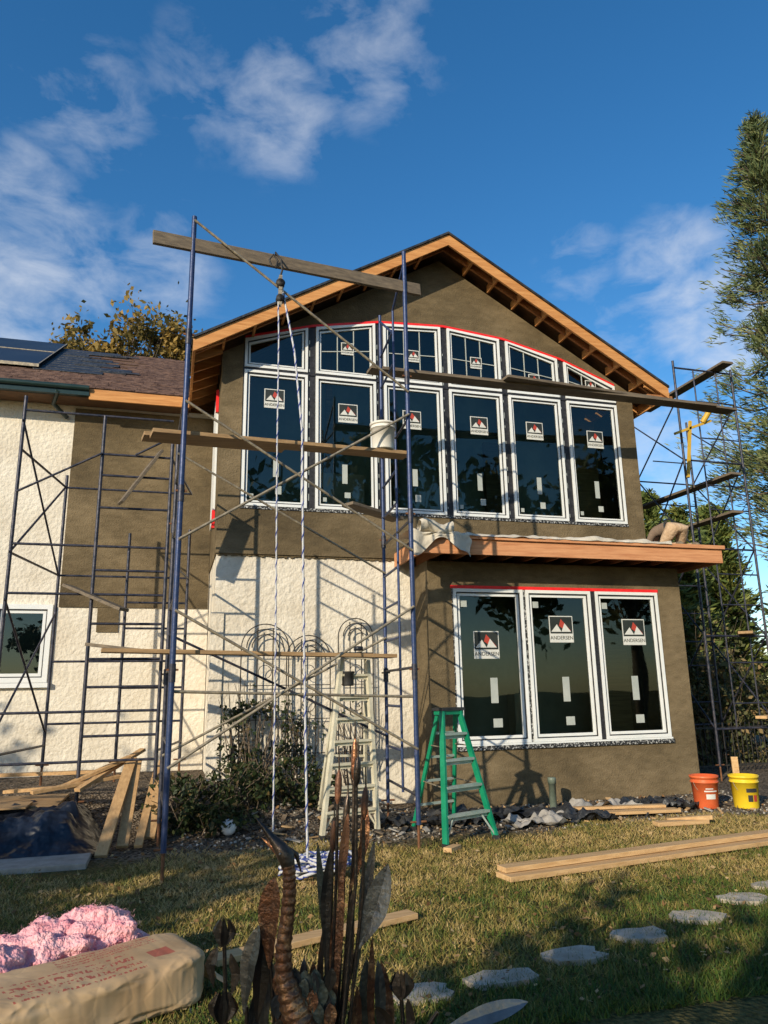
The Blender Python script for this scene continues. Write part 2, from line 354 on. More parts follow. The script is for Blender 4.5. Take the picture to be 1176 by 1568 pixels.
win.box((.932,YM-.012,4.56),(.948,YM+.1,7.5),'black'); win.box((7.984,YM-.012,4.56),(7.998,YM+.1,7.35),'black')
win.box((.95,YM-.03,6.932),(7.98,YM+.1,6.978),'black')
win.box((.93,YM-.035,4.55),(8.0,YM+.1,4.597),'flange')
for (a,za),(b_,zb) in zip(ARC,ARC[1:]):
    win.prism([(a,za-.005),(b_,zb-.005),(b_,zb+.038),(a,za+.038)],YM-.036,YM+.1,'red' )
LW=[(4.19,5.38),(5.43,6.60),(6.69,7.88)]
for n_,(a,b_) in enumerate(LW):
    window([(a,.89),(b_,.89),(b_,3.23),(a,3.23)],YF+.02,.05,.042)
    label(a+.33+.08*n_,[2.15,2.40,2.36][n_],YF+.037,.34)
    lab.box((a+.58,YF+.033,1.48),(a+.70,YF+.037,1.86),'tag'); lab.box((a+.60,YF+.033,1.12),(a+.75,YF+.037,1.25),'tag')
    lab.box((a+.14,YF+.033,2.95),(a+.24,YF+.037,3.05),'tag')
win.box((5.383,YF-.01,.88),(5.427,YF+.1,3.25),'flange'); win.box((6.603,YF-.01,.88),(6.687,YF+.1,3.25),'black')
win.box((4.15,YF-.018,3.233),(7.9,YF+.1,3.282),'red'); win.box((4.17,YF-.03,.862),(7.9,YF+.1,.887),'frame')
win.box((4.172,YF-.008,.89),(4.187,YF+.1,3.23),'flange')
win.make('window_frames',house); gl.make('window_glass',house,fix=False); lab.make('window_labels',house)
it=MB()
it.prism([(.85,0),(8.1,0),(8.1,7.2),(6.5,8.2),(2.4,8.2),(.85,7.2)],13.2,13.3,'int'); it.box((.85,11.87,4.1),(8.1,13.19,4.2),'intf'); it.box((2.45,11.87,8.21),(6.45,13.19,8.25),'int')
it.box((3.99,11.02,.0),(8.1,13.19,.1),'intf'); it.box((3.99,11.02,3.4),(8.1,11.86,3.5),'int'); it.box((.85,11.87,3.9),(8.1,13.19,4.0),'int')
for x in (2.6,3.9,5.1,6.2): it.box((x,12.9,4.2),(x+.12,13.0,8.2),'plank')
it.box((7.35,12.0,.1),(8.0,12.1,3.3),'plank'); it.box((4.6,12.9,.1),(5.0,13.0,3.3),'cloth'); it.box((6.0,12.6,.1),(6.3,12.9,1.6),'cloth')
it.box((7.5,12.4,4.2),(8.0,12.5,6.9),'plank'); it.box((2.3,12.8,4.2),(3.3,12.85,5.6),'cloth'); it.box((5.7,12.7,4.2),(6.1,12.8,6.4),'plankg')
it.make('interior_rooms',house)
# roof
rf=MB()
XL,XR=.10,8.80
for side,xe in ((-1,XL),(1,XR)):
    ze=roofz(xe)
    def slab(y0,y1,t0,t1,k,xe=xe,ze=ze):
        rf.prism([(PK[0],PK[1]-t0),(xe,ze-t0),(xe,ze-t1),(PK[0],PK[1]-t1)],y0,y1,k)
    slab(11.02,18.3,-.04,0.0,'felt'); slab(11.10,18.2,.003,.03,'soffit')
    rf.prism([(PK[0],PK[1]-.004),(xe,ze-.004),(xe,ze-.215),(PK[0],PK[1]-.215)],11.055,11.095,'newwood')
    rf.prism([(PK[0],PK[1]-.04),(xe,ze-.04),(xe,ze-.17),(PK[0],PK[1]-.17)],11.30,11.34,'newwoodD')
    L_=abs(xe-PK[0]); nL=9
    for q_ in range(1,nL):
        x=PK[0]+side*L_*q_/nL; z=roofz(x)
        rf.prism([(x-.02,z-.035),(x+.02,z-.035),(x+.02,z-.19),(x-.02,z-.19)],11.097,11.575,'newwood')
for xe,xw in ((XL,.585),(XR,8.355)):
    sgn=1 if xe<4 else -1
    y=11.15
    while y<18:
        z=roofz(xe); zw=roofz(xw)
        rf.prism([(xe+.045*sgn,z-.03),(xw,zw-.03),(xw,zw-.24),(xe+.045*sgn,z-.16)],y,y+.04,'newwood'); y+=.42
    z=roofz(xe); rf.box((min(xe,xe+.04*sgn),11.10,z-.2),(max(xe,xe+.04*sgn),18.2,z-.0),'newwood')
rf.box((8.36,11.1,6.93),(8.9,11.16,7.02),'newwoodD')
rf.make('main_roof',house)
# ---- left wing
YW=13.6; wg=MB()
wg.box((-9,YW,-.3),(.60,YW+.25,6.85),'white')
wg.box((-1.87,YW-.03,3.17),(.585,YW-.003,6.75),'olive')
wg.box((-1.25,YW-.026,2.75),(-.9,YW-.003,3.165),'olive')
wg.make('wing_walls',house)
wr=MB(); e0=(13.1,6.97); sl=.62; YR=17.2
def rz(y): return e0[1]+sl*(y-e0[0])
def roofquad(x0,x1,y0,y1,off,th_,k):
    vs=[(x0,y0,rz(y0)+off),(x1,y0,rz(y0)+off),(x1,y1,rz(y1)+off),(x0,y1,rz(y1)+off)]
    vs+=[(a,b_,c-th_) for a,b_,c in vs]
    wr.add(vs,[(0,1,2,3),(7,6,5,4),(0,4,5,1),(1,5,6,2),(2,6,7,3),(3,7,4,0)],k)
roofquad(-9,.1,13.1,YR,0,.10,'soffit')
y=13.08
while y<YR:
    x=-9
    while x<.09:
        w_=random.uniform(.25,.4); x1=min(x+w_,.09)
        if not(x<-1.2 and y>15.3 and x>-2.3 and (int(y*7)%3)): roofquad(x,x1,y,y+.17,.012+random.random()*.012,.008,'shingle')
        x=x1+.006
    y+=.15
roofquad(-9,-2.7,14.4,YR+.2,.12,.04,'solar'); 
for k_ in range(3): roofquad(-2.72-1.7*k_,-2.70-1.7*k_,14.38,YR+.2,.135,.05,'galv')
roofquad(-9,-2.70,16.0,16.02,.135,.05,'galv'); roofquad(-9,-2.70,14.36,14.39,.135,.06,'galv')
for k_ in range(11):
    y=14.35+k_*.26; x1=-1.2+random.uniform(-.45,.45)-.06*k_; roofquad(-2.8,x1,y,y+.2,.04,.012,'felt')
    if k_%2: roofquad(x1-.5,x1+.25,y+.05,y+.13,.055,.012,'felt')
wr.box((-9,13.02,6.80),(-1.6,13.12,6.95),'gutter'); wr.path([(-9,13.0,6.93),(-1.6,13.0,6.93)],.05,'gutter')
wr.box((-1.6,13.04,6.74),(.1,13.08,6.93),'newwood'); wr.box((-9,13.1,6.80),(.1,13.58,6.83),'soffit')
wr.path([(-2.1,13.02,6.85),(-2.2,13.3,6.7),(-2.0,13.55,6.55)],.04,'gutter')
wr.add([(-9,YR,rz(YR)),(.1,YR,rz(YR)),(.1,21,6.97),(-9,21,6.97)],[(0,1,2,3)],'shingle')
wr.make('wing_roof',house)
win=MB(); gl=MB(); window([(-2.85,1.92),(-1.95,1.92),(-1.95,3.2),(-2.85,3.2)],YW-.03,.08,.05)
window([(-3.75,1.92),(-2.87,1.92),(-2.87,3.2),(-3.75,3.2)],YW-.03,.08,.05)
win.box((-3.6,YW-.008,2.0),(-2.0,YW+.02,3.1),'dark'); win.box((-3.8,YW-.08,1.84),(-1.9,YW-.003,1.915),'frame')
win.make('wing_window',house); gl.make('wing_window_glass',house,fix=False)
# drop cloth on deck
dc=MB()
def cl(u,v):
    x=3.30+u*.95; n_=mnoise.noise(V((u*5,v*5,1)))*.05
    if v<.5: return (x+n_,10.9-1.5*v,3.99+n_*.8+.02)
    return (x+n_,10.13-.03*math.sin(u*18)-abs(n_),3.99-(v-.5)*(.45+.3*math.sin(u*7+1))+n_)
dc.grid(cl,40,26,'cloth')
def cl2(u,v):
    x=4.2+u*3.6; n_=mnoise.noise(V((u*14,v*4,6)))*.05
    return (x,10.5-.36*v+n_,3.985+abs(n_)-.05*max(0,v-.85)*6)
dc.grid(cl2,90,8,'cloth')
def cl3(u,v):
    a=v*2*math.pi; r=.09+.03*mnoise.noise(V((u*6,a,3))); return (3.45+u*.55,10.15+.1*u+r*math.cos(a)*1.2,4.06+r*math.sin(a)+.04*math.sin(u*7))
dc.grid(cl3,24,12,'cloth')
dc.make('drop_cloth',None,fix=False)
vp=MB(); vp.lathe((5.45,10.35,0),[(0,.42),(.055,.42),(.06,.40),(.06,.33),(.052,.33),(.052,-.1)],'pipe'); vp.make('vent_pipe')
# ------------------------------------------------------------------ scaffolding
R_=.024
def leg(s,x,y,z0,z1,k='navy',r=R_):
    s.tube((x,y,z0),(x,y,z1),r,k,10)
def foot(s,x,y,z):
    s.tube((x,y,z+.0),(x,y,z+.35),.017,'rust'); s.box((x-.075,y-.075,z),(x+.075,y+.075,z+.012),'rust'); s.tube((x-.09,y,z+.3),(x+.09,y,z+.3),.012,'rust')
A=MB()
P1=(.02,7.82); P2=(2.72,8.32); P1b=(-.04,9.45); P2b=(2.84,9.95)
for (x,y),z1,k in ((P1,7.07,'blue'),(P2,7.36,'blue'),(P1b,5.0,'navy'),(P2b,7.3,'blue')):
    z0=gz(x,y); foot(A,x,y,z0-.02); leg(A,x,y,z0+.25,z1,k,.029 if y<9 else R_)
    for z in (1.9,3.75,5.55):
        if z<z1: A.tube((x,y,z-.09),(x,y,z+.09),.035,'navy',10); A.beam((x-.06,y,z+.03),(x+.06,y,z+.03),.02,.02,'rust')
def bar(s,a,b,z,k='navy',r=.017,z2=None): s.tube((a[0],a[1],z),(b[0],b[1],z if z2 is None else z2),r,k,8)
for z in (.55,.98,1.5,1.95,2.35,2.8,3.25,3.7,4.1,4.55,5.0): 
    inner=(P2[0]+(P2b[0]-P2[0])*.45,P2[1]+(P2b[1]-P2[1])*.45)
    if z in (.55,1.95,3.7,5.0): bar(A,P2,P2b,z)
    else: bar(A,inner,P2b,z,'blue')
for z in (6.1,6.6): bar(A,inner,P2b,z,'blue')
A.tube((inner[0],inner[1],.5),(inner[0],inner[1],6.9),.017,'blue'); A.tube((inner[0],inner[1],6.9),(P2[0],P2[1],7.2),.017,'blue'); A.tube((inner[0],inner[1],6.55),(P2b[0],P2b[1],7.2),.017,'blue')
for z in (.6,1.2,1.95,2.7,3.6,4.3,4.95): bar(A,P1,P1b,z)
A.tube((P1[0]-.02,8.6,.6),(P1[0]-.02,8.6,4.9),.017,'navy')
def brace(s,a,za,b_,zb,k='galv',off=-.04):
    s.tube((a[0],a[1]+off,za),(b_[0],b_[1]+off,zb),.0155,k,8)
brace(A,P1,2.52,P2,1.05,'galv',-.045); brace(A,P1,1.0,P2,2.65)
brace(A,P1,4.78,P2,3.32,'galv',-.045); brace(A,P1,3.25,P2,5.05)
brace(A,P1,7.0,P2,5.35,'galv',-.045)
brace(A,P1b,2.4,P2b,1.1,'navy'); brace(A,P1b,1.0,P2b,2.4,'galv'); brace(A,P1b,4.7,P2b,3.3,'galv')
brace(A,P1,1.72,P2,1.62,'galv',.04)
A.make('scaffolding')
def plank(a,b_,w_=.24,h=.04,k='plank',name='wooden_plank',ends=True):
    s=MB(); s.beam(a,b_,w_,h,k); return s.make(name,bevel=.004)
plank((-.42,7.74,6.68),(2.95,8.38,6.86),.05,.16,'plankg')
plank((-.32,7.98,4.45),(2.75,8.5,4.58),.24,.045,'plank')
plank((-.42,8.25,4.50),(1.2,8.5,4.56),.24,.045,'plank')
plank((-.75,8.9,2.18),(2.75,9.25,2.12),.24,.045,'plank')
plank((2.75,10.30,6.55),(9.3,10.55,6.62),.26,.05,'plankg'); plank((5.0,10.22,6.60),(9.9,10.75,6.67),.26,.045,'plankg')
plank((2.3,9.9,4.27),(3.2,10.4,4.2),.24,.045,'plankg')
B=MB(); Lf=(-2.05,10.3); Rf=(-.12,10.3); Lb=(-1.72,12.2); Rb=(.2,12.2); I1=(-1.03,10.3); I2=(-.72,12.2)
for (x,y),z1 in ((Lf,5.65),(Rf,5.3),(Lb,5.1),(Rb,4.3),(I1,5.45),(I2,4.2)):
    z0=gz(x,y); foot(B,x,y,z0-.02); leg(B,x,y,z0+.25,z1,'navy')
for z in (5.45,3.62,2.98,1.5,.9): bar(B,Lf,Rf,z)
for z in (4.9,4.6,4.15,3.3,2.6,2.15,1.8,1.2): bar(B,I1,Rf,z)
for z in (4.9,3.5,2.2,1.3): bar(B,Lb,Rb,z)
for z in (3.1,2.7,1.8): bar(B,I2,Rb,z)
for z in (1.0,3.5,4.9): bar(B,Rf,Rb,z); bar(B,Lf,Lb,z)
brace(B,Lf,5.3,Lb,3.5,'navy'); brace(B,Lf,3.5,Lb,4.9,'navy'); brace(B,Lf,2.9,Lb,1.2,'navy'); brace(B,Lf,1.2,Lb,2.9,'navy')
brace(B,I1,4.9,Lf,4.3,'navy'); B.tube((Rf[0],10.25,5.2),(-.6,10.25,4.9),.015,'navy')
B.make('scaffolding')
plank((-.75,10.2,4.2),(-.28,10.35,5.0),.24,.04,'plankg'); plank((-1.35,10.4,3.1),(-.6,10.0,2.75),.22,.04,'plankg'); plank((-1.0,10.1,2.32),(-.1,9.8,2.2),.24,.04,'plankg')
Cc=MB(); Q=[(9.73,12.0),(11.15,12.0),(9.75,13.6),(11.2,13.6),(9.75,15.6),(11.2,15.6)]
for i,(x,y) in enumerate(Q):
    z0=gz(x,y); foot(Cc,x,y,z0-.02); leg(Cc,x,y,z0+.25,[8.25,8.2,7.4,7.6,7.3,7.3][i],'navy')
for z in (.9,1.35,2.1,2.6,3.2,3.8,4.3,5.1,5.6,6.1,6.6,7.4,8.1):
    big=z in (.9,2.6,4.3,6.1,8.1)
    if big: bar(Cc,Q[0],Q[1],z,'navy',.02)
    else: bar(Cc,(10.2,12),(11.15,12),z,'navy',.015)
    if z<7.3: bar(Cc,Q[2],Q[3],z,'navy',.017) if big else bar(Cc,(10.2,13.6),Q[3],z,'navy',.014)
for x in (10.2,10.75):
    Cc.tube((x,12,.9),(x,12,8.1),.015,'navy')
for z0,z1 in ((.9,2.6),(2.6,4.3),(4.3,6.1),(6.1,7.4)):
    for a,b_ in ((Q[0],Q[2]),(Q[1],Q[3])): brace(Cc,a,z0,b_,z1,'navy',0); brace(Cc,a,z1,b_,z0,'navy',.02)
Cc.beam((9.7,11.9,5.7),(9.9,11.9,6.9),.05,.05,'yel'); Cc.beam((9.5,11.9,6.6),(10.4,11.9,6.95),.05,.05,'yel'); Cc.tube((10.2,11.9,6.9),(10.3,11.8,7.1),.06,'yel')
Cc.make('scaffolding')
plank((10.75,11.6,8.15),(10.75,14.4,8.15),.26,.05,'plankg'); plank((10.5,11.5,5.72),(10.35,14.4,5.72),.26,.05,'plankg'); plank((10.6,11.7,5.0),(10.6,14.2,5.0),.26,.05,'plankg')
plank((10.4,11.7,2.65),(11.0,12.3,2.65),.26,.05,'plank'); plank((10.5,11.7,1.1),(11.4,12.2,1.1),.2,.05,'lumber')
# ------------------------------------------------------------------ rope + pulley
rp=MB()
def twist(pts,r):
    rp.path(pts,r,'rope',8)
    P=[V(p) for p in pts]; out=[]
    for a,b_ in zip(P,P[1:]):
        n_=max(2,int((b_-a).length/.015)); d=(b_-a).normalized(); x=d.orthogonal().normalized(); y=d.cross(x)
        for i in range(n_):
            t=(a+(b_-a)*(i/n_)); ph=i*.55; out.append(t+(x*math.cos(ph)+y*math.sin(ph))*r*.8)
    rp.path(out,r*.62,'ropeb',5)
twist([(1.02,7.95,6.25),(1.03,7.9,5.7),(1.03,7.88,4.4),(1.05,7.88,2.4),(1.06,7.9,.35)],.009)
twist([(1.10,7.95,6.2),(1.2,7.8,5.5),(1.28,7.7,4.5),(1.30,7.62,2.5),(1.33,7.45,.1)],.0115)
twist([(1.06,7.93,6.4),(1.10,7.95,6.2)],.011)
pts=[]
for i in range(300):
    t=i*.19; r=.12+.15*abs(math.sin(t*.37))+.03*math.sin(i*1.7); pts.append((1.42+r*math.cos(t)*1.25,7.42+r*math.sin(t),.05+.13*abs(math.sin(t*.53+1))+.03*math.sin(i*.6)))
twist(pts,.014)
rp.make('rope')
pu=MB()
for zz,r in ((6.42,.055),(6.22,.05)):
    T=Matrix.Rotation(math.pi/2,3,'X')
    pu.lathe((1.04,7.93,zz),[(.001,-.03),(r,-.03),(r*.8,-.01),(r*.8,.01),(r,.03),(.001,.03)],'iron',16,T); pu.box((1.02,7.90,zz-.09),(1.06,7.905,zz+.10),'galv'); pu.box((1.02,7.955,zz-.09),(1.06,7.96,zz+.10),'galv')
pu.path([(1.04,7.93,6.52),(1.06,7.93,6.60),(1.04,7.9,6.72),(.98,7.95,6.84),(1.0,8.05,6.80)],.012,'iron'); pu.path([(.93,7.9,6.62),(.9,7.9,6.7),(.95,7.9,6.78),(1.0,7.9,6.7),(.98,7.9,6.6),(.93,7.9,6.62)],.012,'iron')
pu.make('pulley_block')
# ------------------------------------------------------------------ buckets
def bucket(c,r,h,k,lab_=None,handle=True,name='plastic_bucket'):
    s=MB(); s.lathe(c,[(.001,0),(r*.84,0),(r*.86,.01),(r*.97,h*.78),(r*1.04,h*.78),(r*1.04,h*.82),(r*.98,h*.82),(r,h*.92),(r*1.06,h*.92),(r*1.07,h),(r*.98,h),(r*.85,.03),(.001,.03)],k,28)
    if handle:
        pts=[(c[0]+math.cos(a)*r*1.06,c[1]-.02-math.sin(a)*r*.35,c[2]+h*.8-math.sin(a)*r*1.0) for a in np.linspace(0,math.pi,14)]
        s.path(pts,.004,'galv')
    if lab_:
        def band(a0,a1,z0,z1,k2,off):
            vs=[];n_=8
            for i in range(n_+1):
                a=math.radians(a0+(a1-a0)*i/n_)
                for zz in (h*z0,h*z1):
                    rr=r*(.84+.13*zz/(h*.78))+off; vs.append((c[0]+rr*math.cos(a),c[1]+rr*math.sin(a),c[2]+zz))
            s.add(vs,[(2*i,2*i+2,2*i+3,2*i+1) for i in range(n_)],k2,True)
        if lab_=='label': band(235,280,.30,.45,'label',.004); band(228,290,.52,.56,'label',.004); band(235,270,.60,.63,'label',.004)
        else: band(235,285,.5,.62,'dark',.004); band(240,262,.22,.42,'dark',.004); band(266,284,.22,.42,'labelr',.004)
    return s.make(name)
bucket((7.44,9.55,0),.185,.44,'orangeb','label'); bucket((7.95,9.35,0),.19,.44,'yellowb','dark')
bucket((2.42,8.42,4.60),.155,.34,'whiteb')
sk=MB(); sk.beam((8.05,9.6,.0),(8.06,9.62,.66),.09,.04,'lumber'); sk.make('wooden_stake',bevel=.003)
# ------------------------------------------------------------------ ladders
def ladder(name,top,ft,bk,tw,nst,k,ks,depth=.1,capk='dark',rw=.032,rd_=.075):
    s=MB(); T=V(top); f0,f1=V(ft[0]),V(ft[1]); b0,b1=V(bk[0]),V(bk[1])
    ax=(f1-f0).normalized(); t0=T-ax*tw/2; t1=T+ax*tw/2
    nrm=ax.cross(V((0,0,1)))
    for a,b_ in ((f0,t0),(f1,t1)): s.beam(a,b_,rw,rd_,k,up=nrm)
    back=(b0+b1)/2-(f0+f1)/2; back=back.normalized()*.1
    for a,b_ in ((b0,t0+back),(b1,t1+back)): s.beam(a,b_,rw*.8,.05,k,up=nrm)
    for i in range(1,nst+1):
        q=i/(nst+1); a=f0.lerp(t0,q); b_=f1.lerp(t1,q); s.beam(a+ax*.012,b_-ax*.012,.085,.028,ks)
        s.beam(a+ax*.012-V((0,0,.03)),b_-ax*.012-V((0,0,.03)),.012,.05,ks)
    for i in range(1,nst+1,1 if nst<6 else 2):
        q=i/(nst+1); a=b0.lerp(t0+back,q); b_=b1.lerp(t1+back,q); s.beam(a,b_,.02,.03,ks)
    for i in (1,2):
        q=i*.30; s.tube(f0.lerp(t0,q+.1),b0.lerp(t0+back,q+.1),.008,'galv'); s.tube(f1.lerp(t1,q+.1),b1.lerp(t1+back,q+.1),.008,'galv')
    s.beam(f0.lerp(t0,.02),f0.lerp(t0,1/(nst+1))+ax*.14,.015,.02,ks); s.beam(f1.lerp(t1,.02),f1.lerp(t1,1/(nst+1))-ax*.14,.015,.02,ks)
    mid=T+back*.5; s.beam(mid-ax*(tw/2+.05),mid+ax*(tw/2+.05),.2,.035,capk); s.beam(mid-ax*(tw/2+.03)-V((0,0,.04)),mid+ax*(tw/2+.03)-V((0,0,.04)),.17,.05,k)
    for p in (f0,f1,b0,b1): s.box((p.x-.03,p.y-.045,p.z-.02),(p.x+.03,p.y+.045,p.z+.03),'dark')
    return s.make(name)
ladder('green_stepladder',(3.34,8.85,1.46),((2.99,8.21,.02),(3.72,8.51,.02)),((3.0,9.4,.02),(3.62,9.6,.02)),.28,4,'green','greenst')
ladder('aluminium_stepladder',(2.28,9.45,2.16),((1.80,9.16,.03),(2.52,9.32,.03)),((2.0,10.4,.1),(2.66,10.5,.05)),.36,7,'alu','alu',rw=.045)
cn=MB(); cn.lathe((2.18,9.4,1.76),[(.001,0),(.07,0),(.075,.02),(.075,.15),(.085,.16),(.085,.18)],'dark'); cn.lathe((2.32,9.4,2.2),[(.001,0),(.06,0),(.06,.05),(.001,.06)],'solar'); cn.make('paint_can')
# ------------------------------------------------------------------ trellis, bush
tr=MB()
for cx,hw,zt in ((1.38,.36,2.72),(2.05,.34,2.55),(2.80,.28,2.82)):
    y=11.52
    for k_ in (0,.08,.16):
        tr.path([(cx+math.cos(a)*(hw-k_),y,zt-hw+math.sin(a)*(hw-k_)) for a in np.linspace(0,math.pi,18)],.009,'iron',6)
    for dx in (-hw,-hw*.33,hw*.33,hw): tr.tube((cx+dx,y,.4),(cx+dx,y,zt-hw if abs(dx)==hw else zt-.06),.009,'iron',6)
    for z in (.8,1.3,1.8,2.25): tr.tube((cx-hw,y+.01,z),(cx+hw,y+.01,z),.007,'iron',6)
    for z in (1.5,2.0):
        tr.path([(cx+.1*math.cos(a),y-.01,z+.1*math.sin(a)) for a in np.linspace(0,2*math.pi,14)],.006,'iron',6)
tr.make('metal_trellis')
leafm=attr_mat('shrub_leaves',[(0,(.012,.022,.008)),(.5,(.035,.055,.018)),(.85,(.07,.08,.03)),(1,(.16,.10,.04))],.55,.2)
def shrub(name,blobs,size,stemk='bark',mat=None,stems=14):
    root=empty(name); pts=[];
    for c,rad,n_ in blobs:
        d=rng.normal(size=(n_,3)); d/=np.linalg.norm(d,axis=1)[:,None]; q=d*(rng.random(n_)**.45)[:,None]*np.array(rad)+np.array(c)
        nz_=np.array([mnoise.noise(V(tuple(p*3.3))) for p in q]); q=q[nz_>-.08]; pts.append(q)
    q=np.concatenate(pts); q[:,2]=np.maximum(q[:,2],.03)
    v,f,r=leaves(q,size,.6); npmesh('foliage',v,f,mat or leafm,r,root)
    s=MB()
    for c,rad,n_ in blobs:
        for i in range(stems):
            t=V(c)+V((random.uniform(-1,1)*rad[0],random.uniform(-1,1)*rad[1],random.uniform(.1,1.1)*rad[2])); b0=V((c[0]+random.uniform(-.3,.3)*rad[0],c[1]+random.uniform(-.3,.3)*rad[1],gz(c[0],c[1])-.02))
            mid=(t+b0)/2+V((random.uniform(-.1,.1),random.uniform(-.1,.1),.1)); s.path([b0,mid,t],[.009,.007,.003],stemk,5)
    s.make('stems',root); return root
shrub('garden_shrub',[((.25,10.1,.40),(.55,.5,.38),1900),((1.0,10.4,.40),(.6,.5,.42),2200),((1.8,10.6,.45),(.55,.4,.42),1500),((.55,9.9,.22),(.6,.35,.22),1400)],.035)
shrub('climbing_rose',[((.95,11.35,1.1),(.28,.15,.75),1000),((1.25,11.35,1.5),(.35,.15,.35),400),((1.9,11.35,1.2),(.4,.14,.55),420),((2.7,11.35,1.0),(.3,.12,.6),260),((1.4,11.3,.8),(.5,.2,.5),900)],.033)
# ------------------------------------------------------------------ lumber on ground
plank((3.0,6.78,.09),(7.6,7.45,.10),.15,.045,'lumber'); plank((2.98,6.70,.04),(7.6,7.37,.05),.24,.045,'lumber')
plank((.35,5.32,.05),(1.85,5.86,.05),.14,.04,'lumber')
plank((5.1,9.42,.06),(6.7,9.2,.06),.18,.04,'lumber'); plank((5.3,9.6,.1),(6.6,9.35,.1),.12,.035,'lumber')
plank((5.85,8.5,.04),(6.55,8.45,.04),.14,.05,'lumber'); plank((6.1,8.62,.05),(6.6,8.4,.09),.08,.05,'lumber')
plank((2.93,8.0,.03),(3.1,8.15,.03),.1,.05,'lumber')
lp=MB()
def pb(a,b_,w_=.13,h=.04,k='lumberY'): lp.beam(a,b_,w_,h,k)
pb((-.62,9.05,.02),(-.42,10.5,.90)); pb((-.42,9.35,.05),(-.36,10.5,.88)); pb((-.25,9.3,.05),(-.1,10.6,.75),.09); pb((-.14,9.5,.1),(-.02,10.6,.85))
pb((-1.2,10.2,.62),(-.45,10.5,.92)); pb((-1.9,10.7,.55),(-.9,10.3,.62)); pb((-1.5,10.0,.6),(-.55,10.4,.70)); pb((-2.1,11.0,.72),(-.8,10.7,.74)); pb((-1.0,10.0,.60),(-.3,10.9,.98),.09)
lp.box((-3.2,10.0,.42),(-1.2,11.1,.45),'plank'); lp.box((-2.6,9.7,.46),(-1.5,10.2,.48),'plank')
lp.make('lumber_pile',bevel=.003)
tp=MB()
def tf(u,v):
    x=-3.4+u*2.75; y=9.1+v*1.6; n_=mnoise.noise(V((x*2.2,y*3,2)))+.7*mnoise.noise(V((x*6,y*7,4)))+.35*abs(mnoise.noise(V((x*13,y*15,4))))
    e=min(1,min(u,1-u)*8)*min(1,v*4+.0); return (x,y,.03+e*(.32+.13*n_)+.02)
tp.grid(tf,90,60,'tarp'); tp.make('tarpaulin',fix=False)
sb=MB(); sb.box((-4,8.6,-.1),(-.72,9.35,.055),'concrete'); sb.make('concrete_slab',bevel=.01)
gb=MB(); gb.lathe((.77,9.75,.12),[(.095*math.sin(a)+.0001,-.095*math.cos(a)) for a in np.linspace(0,math.pi,14)],'glob',20); gb.lathe((.77,9.75,0),[(.05,0),(.04,.04)],'iron'); gb.make('garden_globe_light')
ft=MB()
for (cx,cy,sx,sy,sd) in ((4.0,9.8,.9,.5,1),(4.9,9.5,.9,.55,2),(5.9,9.75,.9,.4,3),(3.6,9.5,.6,.4,4),(6.7,9.9,.7,.35,5),(4.6,9.1,.7,.35,7),(5.3,9.1,.6,.3,8),(2.9,9.6,.6,.4,10),(7.0,9.6,.5,.3,11)):
    def ff(u,v):
        a=(u-.5)*2*sx*.55*(1+.25*math.sin(v*9+sd)); b_=(v-.5)*2*sy*.55*(1+.25*math.sin(u*11+sd))
        z=.08+.13*mnoise.noise(V((u*3.5,v*3,sd*3)))+.07*mnoise.noise(V((u*9,v*8,sd)))
        return (cx+a,cy+b_,max(.02,z))
    ft.grid(ff,26,18,'felt' if sd not in (3,7) else 'concrete')
ft.make('torn_roofing_felt',fix=False)
db=MB()
for i in range(170):
    x=random.uniform(.8,8.2); y=random.uniform(8.9,10.6); a=random.random()*3; l=random.uniform(.05,.22)
    db.beam((x,y,gz(x,y)+.02),(x+math.cos(a)*l,y+math.sin(a)*l,gz(x,y)+random.uniform(.02,.07)),random.uniform(.02,.08),.012,random.choice(['felt','lumber','concrete','plankg','felt','bark']))
db.make('construction_debris')
for (x,y) in ((4.52,5.5),(3.87,5.2),(3.24,4.98),(2.58,4.76),(2.0,4.56),(1.45,4.5),(5.1,5.75)):
    s=MB(); n_=13; rr=[random.uniform(.70,1.1) for _ in range(n_)]; rot=random.random(); sx_,sy_=random.uniform(.19,.24),random.uniform(.13,.17)
    ring=[(x+math.cos(2*math.pi*i/n_+rot)*sx_*rr[i],y+math.sin(2*math.pi*i/n_+rot)*sy_*rr[i]) for i in range(n_)]
    vs=[(a,b_,.0) for a,b_ in ring]+[(a,b_,.03+random.uniform(-.004,.004)) for a,b_ in ring]+[(x,y,.033)]; s.add(vs,[(n_+i,n_+(i+1)%n_,2*n_) for i in range(n_)]+[(i,(i+1)%n_,n_+(i+1)%n_,n_+i) for i in range(n_)],'stone'); s.make('stepping_stone')
# ------------------------------------------------------------------ insulation bag
bag=empty('insulation_bag')
BC=V((-.37,4.72,0)); bx=V((.90,.44,0)).normalized(); by=V((-.44,.90,0)).normalized()
m,nt,b=new_mat('printed_kraft_paper'); N=nt.nodes; L=nt.links
tc=N.new('ShaderNodeTexCoord'); sub=N.new('ShaderNodeVectorMath'); sub.operation='SUBTRACT'; L.new(tc.outputs['Object'],sub.inputs[0]); sub.inputs[1].default_value=BC
def dotn(vec):
    d_=N.new('ShaderNodeVectorMath'); d_.operation='DOT_PRODUCT'; L.new(sub.outputs[0],d_.inputs[0]); d_.inputs[1].default_value=vec; return d_.outputs['Value']
U_,V_=dotn(bx),dotn(by)
def mm(op,a,b_=None,clamp=False):
    n=N.new('ShaderNodeMath'); n.operation=op; n.use_clamp=clamp
    for i,q in enumerate((a,b_)):
        if q is None: continue
        if isinstance(q,(int,float)): n.inputs[i].default_value=q
        else: L.new(q,n.inputs[i])
    return n.outputs[0]
